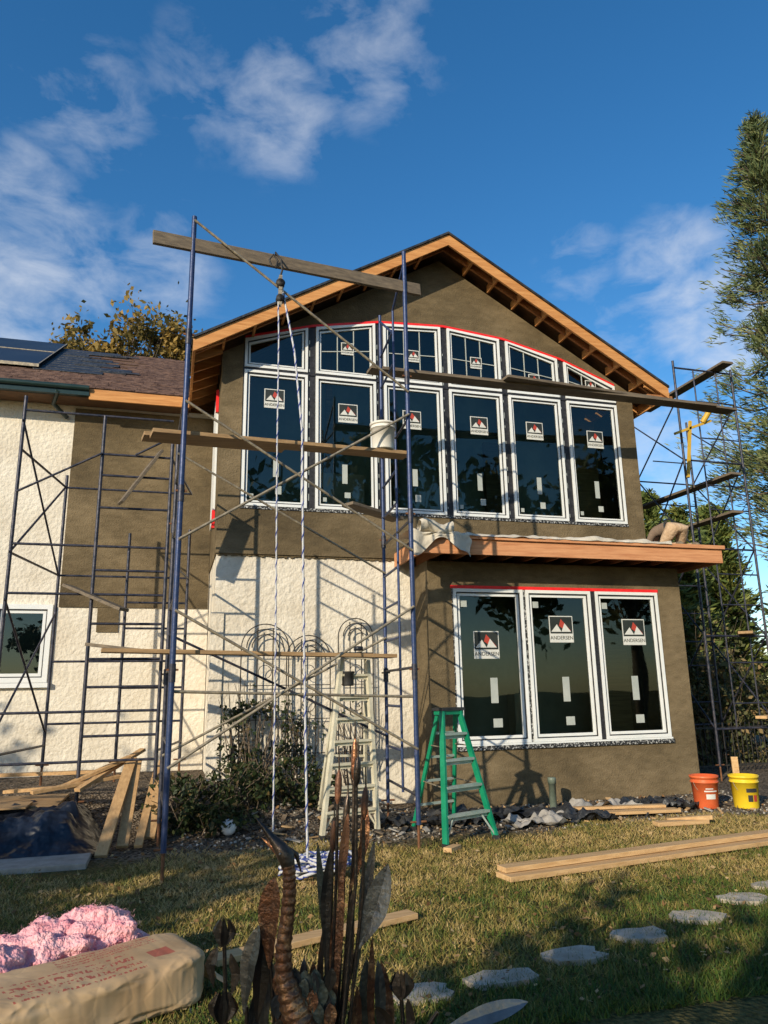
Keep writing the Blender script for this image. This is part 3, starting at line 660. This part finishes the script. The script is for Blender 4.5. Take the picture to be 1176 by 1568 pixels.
def box_mask(u0,u1,v0,v1):
    return mm('MULTIPLY',mm('MULTIPLY',mm('GREATER_THAN',U_,u0),mm('LESS_THAN',U_,u1)),mm('MULTIPLY',mm('GREATER_THAN',V_,v0),mm('LESS_THAN',V_,v1)))
def text_rows(pitch,ch):
    row=mm('LESS_THAN',mm('FRACT',mm('DIVIDE',V_,pitch)),.55)
    cb=N.new('ShaderNodeCombineXYZ'); L.new(mm('MULTIPLY',U_,ch),cb.inputs[0]); L.new(mm('MULTIPLY',mm('FLOOR',mm('DIVIDE',V_,pitch)),7.3),cb.inputs[1]); L.new(mm('MULTIPLY',V_,ch*.35),cb.inputs[2])
    nn_=N.new('ShaderNodeTexNoise'); nn_.inputs['Scale'].default_value=1; nn_.inputs['Detail'].default_value=1; L.new(cb.outputs[0],nn_.inputs[0])
    return mm('MULTIPLY',row,mm('GREATER_THAN',nn_.outputs[0],.5))
p1=mm('MULTIPLY',text_rows(.09,65),box_mask(-.42,.25,-.24,.02)); p2=mm('MULTIPLY',text_rows(.036,150),box_mask(-.1,.45,.07,.22)); p3=mm('MULTIPLY',box_mask(.33,.45,-.16,-.04),.9)
pr=mm('MAXIMUM',mm('MAXIMUM',p1,p2),p3); 
n_a=N.new('ShaderNodeTexNoise'); n_a.inputs['Scale'].default_value=3; n_a.inputs['Detail'].default_value=5; L.new(tc.outputs['Object'],n_a.inputs[0])
rk=N.new('ShaderNodeValToRGB'); e=rk.color_ramp.elements; e[0].position=.35; e[0].color=(.38,.245,.125,1); e[1].position=.65; e[1].color=(.50,.345,.19,1); L.new(n_a.outputs[0],rk.inputs[0])
mk=N.new('ShaderNodeMix'); mk.data_type='RGBA'; L.new(mm('MULTIPLY',pr,.85),mk.inputs[0]); L.new(rk.outputs[0],mk.inputs[6]); mk.inputs[7].default_value=(.33,.04,.03,1); L.new(mk.outputs[2],b.inputs['Base Color']); b.inputs['Roughness'].default_value=.65
vb=N.new('ShaderNodeTexVoronoi'); vb.feature='DISTANCE_TO_EDGE'; vb.inputs['Scale'].default_value=7; L.new(tc.outputs['Object'],vb.inputs[0])
bp=N.new('ShaderNodeBump'); bp.inputs['Strength'].default_value=.45; bp.inputs['Distance'].default_value=.02; L.new(mm('MINIMUM',vb.outputs['Distance'],.08),bp.inputs['Height']); L.new(bp.outputs[0],b.inputs['Normal'])
M['kraft']=m
bm_=MB(); LX,LY=.66,.29
def sq(c,p): return math.copysign(abs(c)**p,c)
def bg(u,v):
    a=u*2*math.pi; t=(v*2-1); rr=(1-abs(t)**14)**.5
    y=sq(math.cos(a),.28)*rr; z=sq(math.sin(a),.28)*rr
    w1=mnoise.noise(V((t*2.5,y*2,z*2)))*.07; w2=abs(mnoise.noise(V((t*7,y*4,z*4))))*.04; w3=abs(mnoise.noise(V((t*15+3,y*3,z*3))))*.05*(abs(t)**3+.1)
    q=1+w1-w2-w3; p=BC+bx*(t*LX*(1+.04*y))+by*(y*LY*q)
    return V((p.x,p.y,.14+z*.13*q+.03*max(0,t)*(z>0)))
bm_.grid(bg,140,150,'kraft')
for e_ in (-1,1):   # crimped flaps at the bag ends
    def fl(u,v,e_=e_):
        p=BC+bx*(e_*(LX-.01+.07*v))+by*((u*2-1)*LY*.96); return (p.x,p.y,.13+.10*math.sin(u*9)*.25+.02*math.sin(u*31)-.05*v)
    bm_.grid(fl,40,4,'kraft')
bm_.make('kraft_sack',bag,fix=True)
pk=surf('pink_fibreglass',(.80,.32,.36),(.92,.54,.55),.95,12,1.,40,dist=.03,spec=.05)
pm=MB()
def pf(cx,cy,cz,rx,ry,rz_,sd):
    def f(u,v):
        a=u*2*math.pi; t=v*math.pi; d=V((math.sin(t)*math.cos(a),math.sin(t)*math.sin(a),math.cos(t))); q=1+.34*mnoise.noise(d*2+V((sd,0,0)))+.16*mnoise.noise(d*5+V((sd,0,0)))+.06*mnoise.noise(d*16)
        return (cx+d.x*rx*q,cy+d.y*ry*q,cz+d.z*rz_*q)
    pm.grid(f,72,44,pk)
pf(-.66,5.18,.19,.34,.20,.19,1); pf(-.36,5.26,.26,.26,.12,.16,5); pf(-1.0,4.98,.18,.4,.24,.19,9); pf(-1.25,4.7,.12,.35,.3,.16,12)
pm.make('fibreglass_batt',bag,fix=False)
n=9000; src=np.array(pm.v)[rng.integers(0,len(pm.v),n)]+rng.normal(size=(n,3))*.009
v,f,r=leaves(src,.012,.10); npmesh('loose_fibres',v,f,attr_mat('pink_fibres',[(0,(.80,.36,.40)),(1,(.94,.64,.62))],.9,.3),r,bag)
# ------------------------------------------------------------------ heron sculpture
M['copper']=surf('copper_patina',(.30,.11,.045),(.60,.28,.12),.36,18,.5,60,metal=.6,c3=(.18,.08,.045),lo=.3,hi=.7)
M['rustyreed']=surf('rusted_reed',(.09,.045,.03),(.40,.16,.065),.5,8,.4,60,metal=.4,c3=(.18,.08,.045),lo=.32,hi=.68)
M['bronze']=surf('dark_bronze',(.045,.038,.034),(.13,.09,.065),.36,5,.3,50,metal=.7)
M['verd']=surf('verdigris_bronze',(.05,.055,.042),(.15,.15,.11),.5,14,.5,50,metal=.5)
M['steel']=surf('brushed_leaf_steel',(.11,.10,.09),(.26,.235,.21),.38,5,.3,40,metal=.85)
her=empty('heron_and_reeds_sculpture')
F0=V((math.sin(math.radians(16)),math.cos(math.radians(16)),0)); R0=V((F0.y,-F0.x,0)); BASE=F0*2.9+R0*(-.29)
def S(a,b_,dep=0.): # drawing units of the sculpture's own upright plane (2.3 mm each)
    p=BASE+R0*((a-460)*.00232)+F0*dep; return V((p.x,p.y,.59+(1560-b_)*.00215))
h=MB()
neck=[(458,1600),(452,1555),(440,1520),(427,1480),(426,1440),(431,1400),(434,1360),(433,1330),(428,1308)]
rs=[.06,.055,.042,.030,.026,.024,.023,.022,.023]
NP=[S(a,b_,-.10) for a,b_ in neck]
fine=[];fr_=[]
for i in range(len(NP)-1):
    for j in range(9):
        t=j/9; fine.append(NP[i].lerp(NP[i+1],t)); fr_.append((rs[i]*(1-t)+rs[i+1]*t)*(1+.13*(j%3==0)-.04*(j%3==1)))
h.path(fine,fr_,'copper',16)
h.path([S(a,b_,-.10) for a,b_ in ((432,1324),(428,1307),(418,1293),(406,1279),(394,1264),(380,1246))],[.023,.031,.024,.015,.009,.001],'bronze',12)
h.path([S(420,1304,-.10),S(407,1292,-.10),S(390,1278,-.10)],[.016,.010,.001],'copper',8)
h.path([S(430,1298,-.09),S(443,1306,-.085),S(450,1334,-.08)],[.011,.009,.002],'bronze',8)
for sgn in (-.126,-.074): h.lathe(S(421,1302,sgn),[(.001,-.006),(.007,0),(.001,.006)],'steel',8)
body=[(400,1680,.03),(430,1640,.07),(452,1600,.10),(462,1560,.09),(455,1525,.055)]
bp_=[S(a,b_) for a,b_,_ in body]; h.path(bp_,[r for *_,r in body],'bronze',18)
def leaf(pts,w_,k,dep=0.,tw=0.,name=None):
    """pointed blade with a raised midrib, following pts"""
    P=[S(a,b_,dep) for a,b_ in pts]; n_=16; vs=[]
    def at(t):
        t*=len(P)-1; i=min(int(t),len(P)-2); return P[i].lerp(P[i+1],t-i)
    for i in range(n_+1):
        t=i/n_; p=at(t); d=(at(min(1,t+.05))-at(max(0,t-.05))).normalized(); x=d.cross(F0).normalized(); x=(Quaternion(d,tw)@x)
        ww=w_*(math.sin(math.pi*min(1,t*1.0)**.8))*.5+.0015; nn=d.cross(x)
        vs+=[p-x*ww+nn*ww*.25,p-nn*(ww*.2+.002),p+x*ww+nn*ww*.25,p+nn*.001]
    fs=[]
    for i in range(n_):
        a=4*i
        for j in range(4): fs.append((a+j,a+(j+1)%4,a+4+(j+1)%4,a+4+j))
    h.add(vs,fs,k,False)
def stem(pts,r,k='bronze',dep=0.): h.path([S(a,b_,dep) for a,b_ in pts],r,k,8)
for i in range(120):
    a=random.uniform(415,498); b_=random.uniform(1480,1640); leaf([(a,b_-12),(a+random.uniform(-5,5),b_+22)],.038,random.choice(['bronze','iron','copper','verd','verd']),-.075-.03*random.random(),random.uniform(-.5,.5))
leaf([(407,1345),(400,1400),(401,1482)],.08,'copper',-.03,.3); stem([(401,1478),(408,1560),(415,1850)],.007)
leaf([(386,1415),(372,1470),(366,1545)],.06,'steel',-.05,.4); stem([(366,1540),(375,1850)],.007)
leaf([(396,1405),(386,1480),(380,1575)],.07,'bronze',.03,-.3); stem([(381,1565),(395,1850)],.007)
leaf([(582,1330),(561,1400),(532,1460)],.085,'steel',-.02,.25); stem([(533,1456),(505,1560),(490,1850)],.007)
leaf([(777,1515),(715,1532),(650,1554)],.055,'steel',-.15,.5); stem([(652,1553),(600,1620),(560,1850)],.007)
leaf([(548,1230),(545,1300),(520,1380)],.032,'copper',.02); leaf([(520,1250),(512,1320),(505,1400)],.03,'rustyreed',-.02)
leaf([(470,1300),(478,1390),(484,1480)],.028,'verd',.05,.4); leaf([(560,1300),(548,1380),(528,1500)],.032,'steel',.06,.2); leaf([(494,1300),(486,1380),(488,1500)],.034,'bronze',-.06,-.3)
for (a0,b0,a1,b1,a2,k,dp,hr) in ((506,1180,503,1290,486,'rustyreed',.0,.5),(531,1130,528,1270,500,'copper',.06,.5),(549,1205,545,1310,515,'rustyreed',-.05,.5),(518,1225,512,1330,495,'bronze',.09,.6),(538,1155,535,1290,505,'bronze',-.09,.35),(497,1265,494,1350,480,'rustyreed',.04,.6)):
    stem([(a0,b0-32),(a0,b0)],[.002,.0035],'bronze',dp)
    P=[S(a0+(a1-a0)*t,b0+(b1-b0)*t*hr,dp) for t in np.linspace(0,1,8)]; h.path(P,[.004,.010,.0125,.013,.013,.0125,.010,.004],k,12)
    stem([(a1,b0+(b1-b0)*hr),(a1-2,b1+60),(a2+6,1560),(a2-10,1850)],.006,'bronze',dp)
for (a0,b0,a2) in ((512,1330,498),(526,1370,508),(543,1330,520),(500,1390,492),(478,1440,476),(555,1450,556)):
    leaf([(a0,b0),(a0-4,b0+90),(a2,b0+230)],.026,random.choice(['bronze','copper','steel','verd']),random.uniform(-.08,.08),random.uniform(-.8,.8)); stem([(a2,b0+220),(a2,1850)],.006)
for i in range(12):
    a=random.uniform(345,600); b_=random.uniform(1450,1535); s_=random.uniform(-22,22)
    leaf([(a+s_,b_),(a+s_*.4,b_+60),(a,b_+130)],random.uniform(.035,.06),random.choice(['bronze','steel','iron','verd','copper']),random.uniform(-.05,.12),random.uniform(-.8,.8)); stem([(a,b_+120),(a-5,1850)],.006,'bronze',.03)
for cx,cy,sc in ((330,1430,.8),(598,1512,.8),(332,1540,.9)):
    for j in range(8):
        a=j*2.4; dx=math.cos(a)*17*sc; dy=math.sin(a)*9*sc
        leaf([(cx+dx*.2,cy+24*sc),(cx+dx*1.1,cy+dy*.3),(cx+dx*.6,cy-22*sc+dy)],.034*sc,'bronze' if j%3 else 'copper',math.sin(a)*.03,random.uniform(-1,1))
    h.lathe(S(cx,cy+6),[(.001,-.03),(.018,-.01),(.02,.01),(.001,.03)],'bronze',10)
    stem([(cx,cy+20*sc),(cx+4,cy+90),(cx+20,1850)],.007)
for pts,w_ in (([(322,1450),(312,1475),(318,1510)],.035),([(342,1460),(352,1490),(345,1520)],.035),([(560,1540),(575,1560),(590,1600)],.05),([(608,1530),(612,1560),(600,1600)],.03),([(430,1560),(415,1600),(400,1640)],.05)):
    leaf(pts,w_,'bronze',-.02,.3)
h.make('heron_body',her,fix=True)
# ------------------------------------------------------------------ worker crouching on the deck
def skinmesh(name,verts,edges,radii,mat,parent,sub=2):
    me=bpy.data.meshes.new(name); me.from_pydata(verts,edges,[]); o=bpy.data.objects.new(name,me); COL.objects.link(o); o.parent=parent
    md=o.modifiers.new('skin','SKIN'); 
    for i,r in enumerate(radii): me.skin_vertices[0].data[i].radius=(r,r)
    me.skin_vertices[0].data[0].use_root=True; md.use_smooth_shade=True
    sb_=o.modifiers.new('sub','SUBSURF'); sb_.levels=sb_.render_levels=sub
    me.materials.append(mat); return o
wk=empty('worker')
wx,wy,wz=8.42,10.62,3.97
def W(x,y,z): return (wx+x,wy+y,wz+z)
vs=[W(0,.16,.44),W(-.11,.13,.40),W(.11,.13,.40),W(-.16,.30,.20),W(.16,.30,.20),W(-.18,.36,.08),W(.18,.36,.08),W(-.17,.12,.07),W(.17,.12,.07),W(-.16,-.06,.06),W(.16,-.06,.06),W(0,.30,.46)]
ed=[(0,1),(0,2),(1,3),(3,5),(5,7),(7,9),(2,4),(4,6),(6,8),(8,10),(0,11)]
skinmesh('trousers',vs,ed,[.14,.125,.125,.10,.10,.075,.075,.065,.065,.05,.05,.14],M['khaki'],wk)
vs=[W(0,.30,.46),W(0,.46,.46),W(0,.62,.42),W(-.17,.62,.40),W(.17,.62,.40),W(-.22,.72,.20),W(.22,.72,.20),W(0,.70,.41)]
skinmesh('shirt',vs,[(0,1),(1,2),(2,3),(2,4),(3,5),(4,6),(2,7)],[.135,.13,.13,.075,.075,.05,.05,.06],M['shirt'],wk)
vs=[W(0,.68,.40),W(0,.76,.37),W(0,.84,.33),W(0,.90,.28)]
skinmesh('head',vs,[(0,1),(1,2),(2,3)],[.055,.06,.095,.075],M['skin'],wk)
hm=MB(); T=Matrix.Rotation(-.9,3,'X'); hm.lathe(W(0,.83,.36),[(.105*math.sin(a)+.0001,.11*math.cos(a)) for a in np.linspace(0,1.9,10)],'hair',18,T)
for sx in (-1,1): hm.lathe(W(sx*.095,.84,.32),[(.001,-.02),(.022,0),(.001,.02)],'skin',8)
hm.path([W(0,.905,.30),W(0,.94,.27),W(0,.93,.25)],[.012,.016,.006],'skin',8)
for sx in (-.035,.035): hm.lathe(W(sx,.93,.31),[(.001,-.01),(.011,0),(.001,.01)],'glob',8)
hm.make('hair_and_face',wk)
bl=MB(); bl.path([W(.15*math.cos(a),.30+.02*math.sin(a),.455+.145*math.sin(a)) for a in np.linspace(0,2*math.pi,20)],.014,'dark',6); bl.make('belt',wk)
for sx in (-1,1):
    vs=[W(sx*.22,.71,.22),W(sx*.23,.78,.12),W(sx*.22,.80,.05),W(sx*.22,.86,.03)]
    skinmesh('forearm',vs,[(0,1),(1,2),(2,3)],[.045,.038,.03,.032],M['skin'],wk)
    fm=MB()
    for j,(dx,l) in enumerate(((-.03,.07),(-.01,.08),(.012,.075),(.032,.055))):
        a=W(sx*.22+dx,.87,.03); fm.path([a,W(sx*.22+dx*1.2,.87+l*.55,.035),W(sx*.22+dx*1.3,.87+l,.012)],[.011,.009,.007],'skin',8)
    fm.path([W(sx*.22-sx*.03,.84,.03),W(sx*.22-sx*.06,.87,.02),W(sx*.22-sx*.065,.90,.012)],[.012,.01,.008],'skin',8)
    fm.make('fingers',wk)
    bt=MB(); bt.path([W(sx*.16,-.03,.07),W(sx*.16,-.09,.07),W(sx*.16,-.13,.05),W(sx*.165,-.12,.0+.02)],[.05,.052,.045,.03],'plankg',12); bt.make('boot',wk)
# ------------------------------------------------------------------ trees
def tree(name,base,h_,crown,size,n_,mat,trunk=.18,branches=26,gap=.0,ns=.8,asp=.55):
    root=empty(name); s=MB(); b0=V(base)
    s.path([b0,b0+V((.1,0,h_*.3)),b0+V((-.05,.1,h_*.6)),b0+V((.0,0,h_*.93))],[trunk,trunk*.8,trunk*.5,trunk*.12],'bark',10)
    cs=[]
    for c,rad in crown:
        for i in range(branches//len(crown)+1):
            d=V((random.gauss(0,1),random.gauss(0,1),random.gauss(0,1))).normalized()*random.uniform(.5,.95)
            t=b0+V(c)+V((d.x*rad[0],d.y*rad[1],d.z*rad[2])); st=b0+V((0,0,max(h_*.2,(t.z-b0.z)*random.uniform(.45,.7))))
            mid=(st+t)/2+V((random.gauss(0,.2),random.gauss(0,.2),.15)); s.path([st,mid,t],[trunk*.32,trunk*.2,trunk*.05],'bark',6); cs.append(t)
            for _ in range(2): 
                t2=t+V((random.gauss(0,.5)*rad[0]*.4,random.gauss(0,.5)*rad[1]*.4,random.gauss(0,.4)*rad[2]*.4)); s.path([mid,(mid+t2)/2+V((0,0,.1)),t2],[trunk*.12,trunk*.08,trunk*.02],'bark',5); cs.append(t2)
    s.make('trunk_and_limbs',root)
    cs=np.array([tuple(c) for c in cs]); idx=rng.integers(0,len(cs),n_); rr=np.mean([r for _,r in crown])
    q=cs[idx]+rng.normal(size=(n_,3))*rr*.17*(.5+rng.random((len(cs),1))[idx])
    nz_=np.array([mnoise.noise(V(tuple(p*ns))) for p in q]); q=q[nz_>gap-.25]; 
    sh=np.array([mnoise.noise(V(tuple(p*.9+5))) for p in q])
    v,f,r=leaves(q,size,asp,np.clip(.5+sh*.6+rng.normal(size=len(q))*.18,0,1)); npmesh('foliage',v,f,mat,r,root); return root
autm=attr_mat('autumn_leaves',[(0,(.07,.065,.02)),(.5,(.19,.14,.035)),(1,(.38,.24,.06))],.6,.3)
tree('autumn_tree',(-1.9,27,0),16.0,[((.3,0,14.1),(1.5,1.6,1.6)),((-1.4,0,13.7),(1.0,1.2,1.4)),((1.6,0,13.6),(1.0,1.2,1.4)),((-.5,0,12.9),(2.1,1.6,1.4))],.11,17000,autm,.2,110,.0)
def conifer(name,base,h_,r0,z0,mat,nb,tuft,size,droop=.15,seed=1,trunk=.28,top_r=.3,asp=.07):
    random.seed(seed); root=empty(name); s=MB(); b0=V(base); s.path([b0,b0+V((0,0,h_*.5)),b0+V((.1,0,h_))],[trunk,trunk*.6,.03],'bark',10)
    pts=[];dr=[]
    for i in range(nb):
        t=random.random()**.9; z=z0+(h_-z0)*t; rr=(r0*(1-t)**.75+top_r)*random.uniform(.55,1.12); a=random.random()*2*math.pi
        tip=b0+V((math.cos(a)*rr,math.sin(a)*rr,z+rr*random.uniform(.0,.35))); st=b0+V((0,0,z)); mid=(st+tip)/2-V((0,0,rr*droop))
        s.path([st,mid,tip],[.05,.03,.01],'bark',5)
        m_=max(4,int(rr*5))
        for j in range(m_):
            q=.3+.7*random.random(); p=(st.lerp(mid,q*2) if q<.5 else mid.lerp(tip,q*2-1)); sd=V((random.gauss(0,.28),random.gauss(0,.28),random.gauss(.08,.15)))*rr*.45
            e=p+sd; pts.append(e); dr.append((e-st).normalized()+V((0,0,.3)))
    s.make('trunk_and_boughs',root)
    P=np.array([tuple(p) for p in pts]); D=np.array([tuple(p) for p in dr]); idx=np.repeat(np.arange(len(P)),tuft)
    c=P[idx]+rng.normal(size=(len(idx),3))*size*.9; sh=rng.random(len(P))[idx]
    v,f,r=leaves(c,size,asp,np.clip(sh*.7+rng.random(len(idx))*.3,0,1),dirs=D[idx]); npmesh('needles',v,f,mat,r,root); return root
pinem=attr_mat('pine_needles',[(0,(.045,.075,.035)),(.5,(.12,.155,.06)),(1,(.26,.25,.10))],.55,0)
conifer('pine_tree',(19.9,18.6,0),22.0,3.3,6.0,pinem,300,18,.14,seed=4,asp=.15)
conm=attr_mat('cedar_foliage',[(0,(.04,.06,.016)),(.5,(.11,.15,.035)),(1,(.24,.24,.06))],.6,0)
hx=[(12.2,16.5,5.4),(13.8,17.6,6.5),(15.6,18.2,6.8),(17.3,17.0,6.4),(15.0,20.5,7.8),(19,19,7.0),(16.8,20.0,7.4),(12.9,18.8,6.4)]
for i,(x,y,hh) in enumerate(hx): conifer('cedar_tree',(x,y,0),hh,1.25,.4,conm,150,20,.13,seed=20+i,trunk=.12,top_r=.12,asp=.25)
shrub('hedge_brush',[((9.7,14.8,.9),(.9,.8,1.3),1900),((11.6,14.6,1.0),(1.3,.9,1.5),3200),((13.4,14.6,.9),(1.3,.8,1.4),3000),((10.3,16.5,2.0),(1.4,.8,2.0),2400),((12.3,15.6,1.9),(1.5,.8,1.7),2400)],.065,stems=34,mat=attr_mat('brush_leaves',[(0,(.03,.04,.016)),(.6,(.09,.095,.035)),(1,(.24,.16,.07))],.7,0))
fe=MB()
for i in range(90):
    x=9.0+i*.11; fe.tube((x,13.2,0),(x,13.2,.95),.009,'iron',5)
for z in (.12,.85): fe.beam((8.9,13.2,z),(18.9,13.2,z),.02,.03,'iron')
fe.make('metal_fence')
bkm=attr_mat('yard_tree_leaves',[(0,(.04,.06,.018)),(.5,(.09,.12,.035)),(1,(.20,.17,.05))],.6,.0)
random.seed(11)
tree('yard_tree',(-9.6,-.3,0),5.8,[((0,0,4.2),(2.0,1.4,.9))],.14,6500,bkm,.16,40,.0)
tree('yard_tree',(-3.9,-3.0,0),5.0,[((0,0,3.6),(1.8,1.4,.8)),((1.6,-.8,3.2),(1.3,1.0,.6))],.13,5000,bkm,.14,38,.0)
tree('yard_tree',(-13.0,3.6,0),6.9,[((0,0,4.6),(2.6,2.4,1.9))],.13,4500,bkm,.16,34,.0)
for (x,y,hh) in ((5,-13,14),(11,-14,17),(17,-13,15),(23,-12,16)):  # unseen tree row behind the viewer, added for the window glass to reflect
    tree('yard_tree',(x,y,0),hh,[((0,0,hh*.62),(3.4,2.6,hh*.30))],.32,2600,bkm,.3,34,.0)
# ------------------------------------------------------------------ light, sky
AZ,EL=46,21
d=V((math.sin(math.radians(AZ))*math.cos(math.radians(EL)),math.cos(math.radians(AZ))*math.cos(math.radians(EL)),-math.sin(math.radians(EL))))
sl_=bpy.data.lights.new('sun','SUN'); sl_.energy=5.0; sl_.angle=math.radians(.5); sl_.color=(1,.88,.68)
so=bpy.data.objects.new('sun',sl_); COL.objects.link(so); so.rotation_euler=d.to_track_quat('-Z','Y').to_euler()
wd=bpy.data.worlds.new('World'); scene.world=wd; wd.use_nodes=True; nt=wd.node_tree; N=nt.nodes; L=nt.links
bgn=N['Background']; bgn.inputs[1].default_value=.12
sky=N.new('ShaderNodeTexSky'); sky.sky_type='NISHITA'; sky.sun_disc=False; sky.sun_elevation=math.radians(EL); sky.sun_rotation=math.radians(180+AZ); sky.air_density=1.0; sky.dust_density=.3; sky.ozone_density=2.6
hs=N.new('ShaderNodeHueSaturation'); hs.inputs['Saturation'].default_value=1.3; hs.inputs['Value'].default_value=1.45; L.new(sky.outputs[0],hs.inputs['Color'])
tc=N.new('ShaderNodeTexCoord')
def mth(op,a,b_=None,c=None,clamp=False):
    n_=N.new('ShaderNodeMath'); n_.operation=op; n_.use_clamp=clamp
    for i,q in enumerate((a,b_,c)):
        if q is None: continue
        if isinstance(q,(int,float)): n_.inputs[i].default_value=q
        else: L.new(q,n_.inputs[i])
    return n_.outputs[0]
clouds=[(15,45.8,7,.62),(7,42,6,.72),(-9,39.8,6,.6),(-13,33.5,5,.75),(-10,29.5,7,.8),(-2.5,30.5,6,.7),(-14,26.5,8,.8),(33,31,4,.6),(40,29,6,.8),(42.5,25,7,1.0),(36,25.5,5,.65),(38,17,8,.8),(0,22,9,.35),(1,43,6,.5)]
acc=None
for az,el,rad,st in clouds:
    a=math.radians(az);e_=math.radians(el); vec=(math.sin(a)*math.cos(e_),math.cos(a)*math.cos(e_),math.sin(e_))
    dp=N.new('ShaderNodeVectorMath'); dp.operation='DOT_PRODUCT'; L.new(tc.outputs['Generated'],dp.inputs[0]); dp.inputs[1].default_value=vec
    m_=N.new('ShaderNodeMapRange'); m_.interpolation_type='SMOOTHSTEP'; m_.inputs['From Min'].default_value=math.cos(math.radians(rad)); m_.inputs['From Max'].default_value=1.0; m_.inputs['To Max'].default_value=st; L.new(dp.outputs['Value'],m_.inputs[0])
    acc=m_.outputs[0] if acc is None else mth('MAXIMUM',acc,m_.outputs[0])
mpg=N.new('ShaderNodeMapping'); mpg.inputs['Scale'].default_value=(1,1,1.9); mpg.inputs['Rotation'].default_value=(.0,.35,0); L.new(tc.outputs['Generated'],mpg.inputs[0])
nn=N.new('ShaderNodeTexNoise'); nn.inputs['Scale'].default_value=13; nn.inputs['Detail'].default_value=7; nn.inputs['Roughness'].default_value=.58; nn.inputs['Distortion'].default_value=.3; L.new(mpg.outputs[0],nn.inputs[0])
x=mth('MULTIPLY_ADD',acc,.36,nn.outputs[0]); x=mth('SUBTRACT',x,.60); x=mth('MULTIPLY',x,1.8,clamp=True)
x=mth('MULTIPLY',x,mth('MULTIPLY',acc,1.2,clamp=True)); x=mth('MULTIPLY',x,.8,clamp=True)
mxs=N.new('ShaderNodeMix'); mxs.data_type='RGBA'; L.new(x,mxs.inputs[0]); L.new(hs.outputs[0],mxs.inputs[6]); mxs.inputs[7].default_value=(6.9,7.2,7.7,1); L.new(mxs.outputs[2],bgn.inputs[0])
try:
    wd.cycles.sampling_method='MANUAL'; wd.cycles.sample_map_resolution=256
except Exception: pass
# ------------------------------------------------------------------ camera
th=math.radians(16);p=math.radians(13.6);r=math.radians(1.0)
F0=V((math.sin(th),math.cos(th),0));R0=V((math.cos(th),-math.sin(th),0));U0=V((0,0,1))
Fv=F0*math.cos(p)+U0*math.sin(p);Uv=U0*math.cos(p)-F0*math.sin(p); Rc=R0*math.cos(r)-Uv*math.sin(r); Uc=Uv*math.cos(r)+R0*math.sin(r)
cam=bpy.data.cameras.new('camera'); cam.sensor_fit='VERTICAL'; cam.sensor_height=36; cam.lens=26; cam.clip_end=2000; cam.clip_start=.05
co=bpy.data.objects.new('camera',cam); COL.objects.link(co)
mt=Matrix((Rc,Uc,-Fv)).transposed().to_4x4(); mt.translation=V((0,0,1.69)); co.matrix_world=mt
scene.camera=co
scene.view_settings.view_transform='Standard'; scene.view_settings.look='None'; scene.view_settings.exposure=0
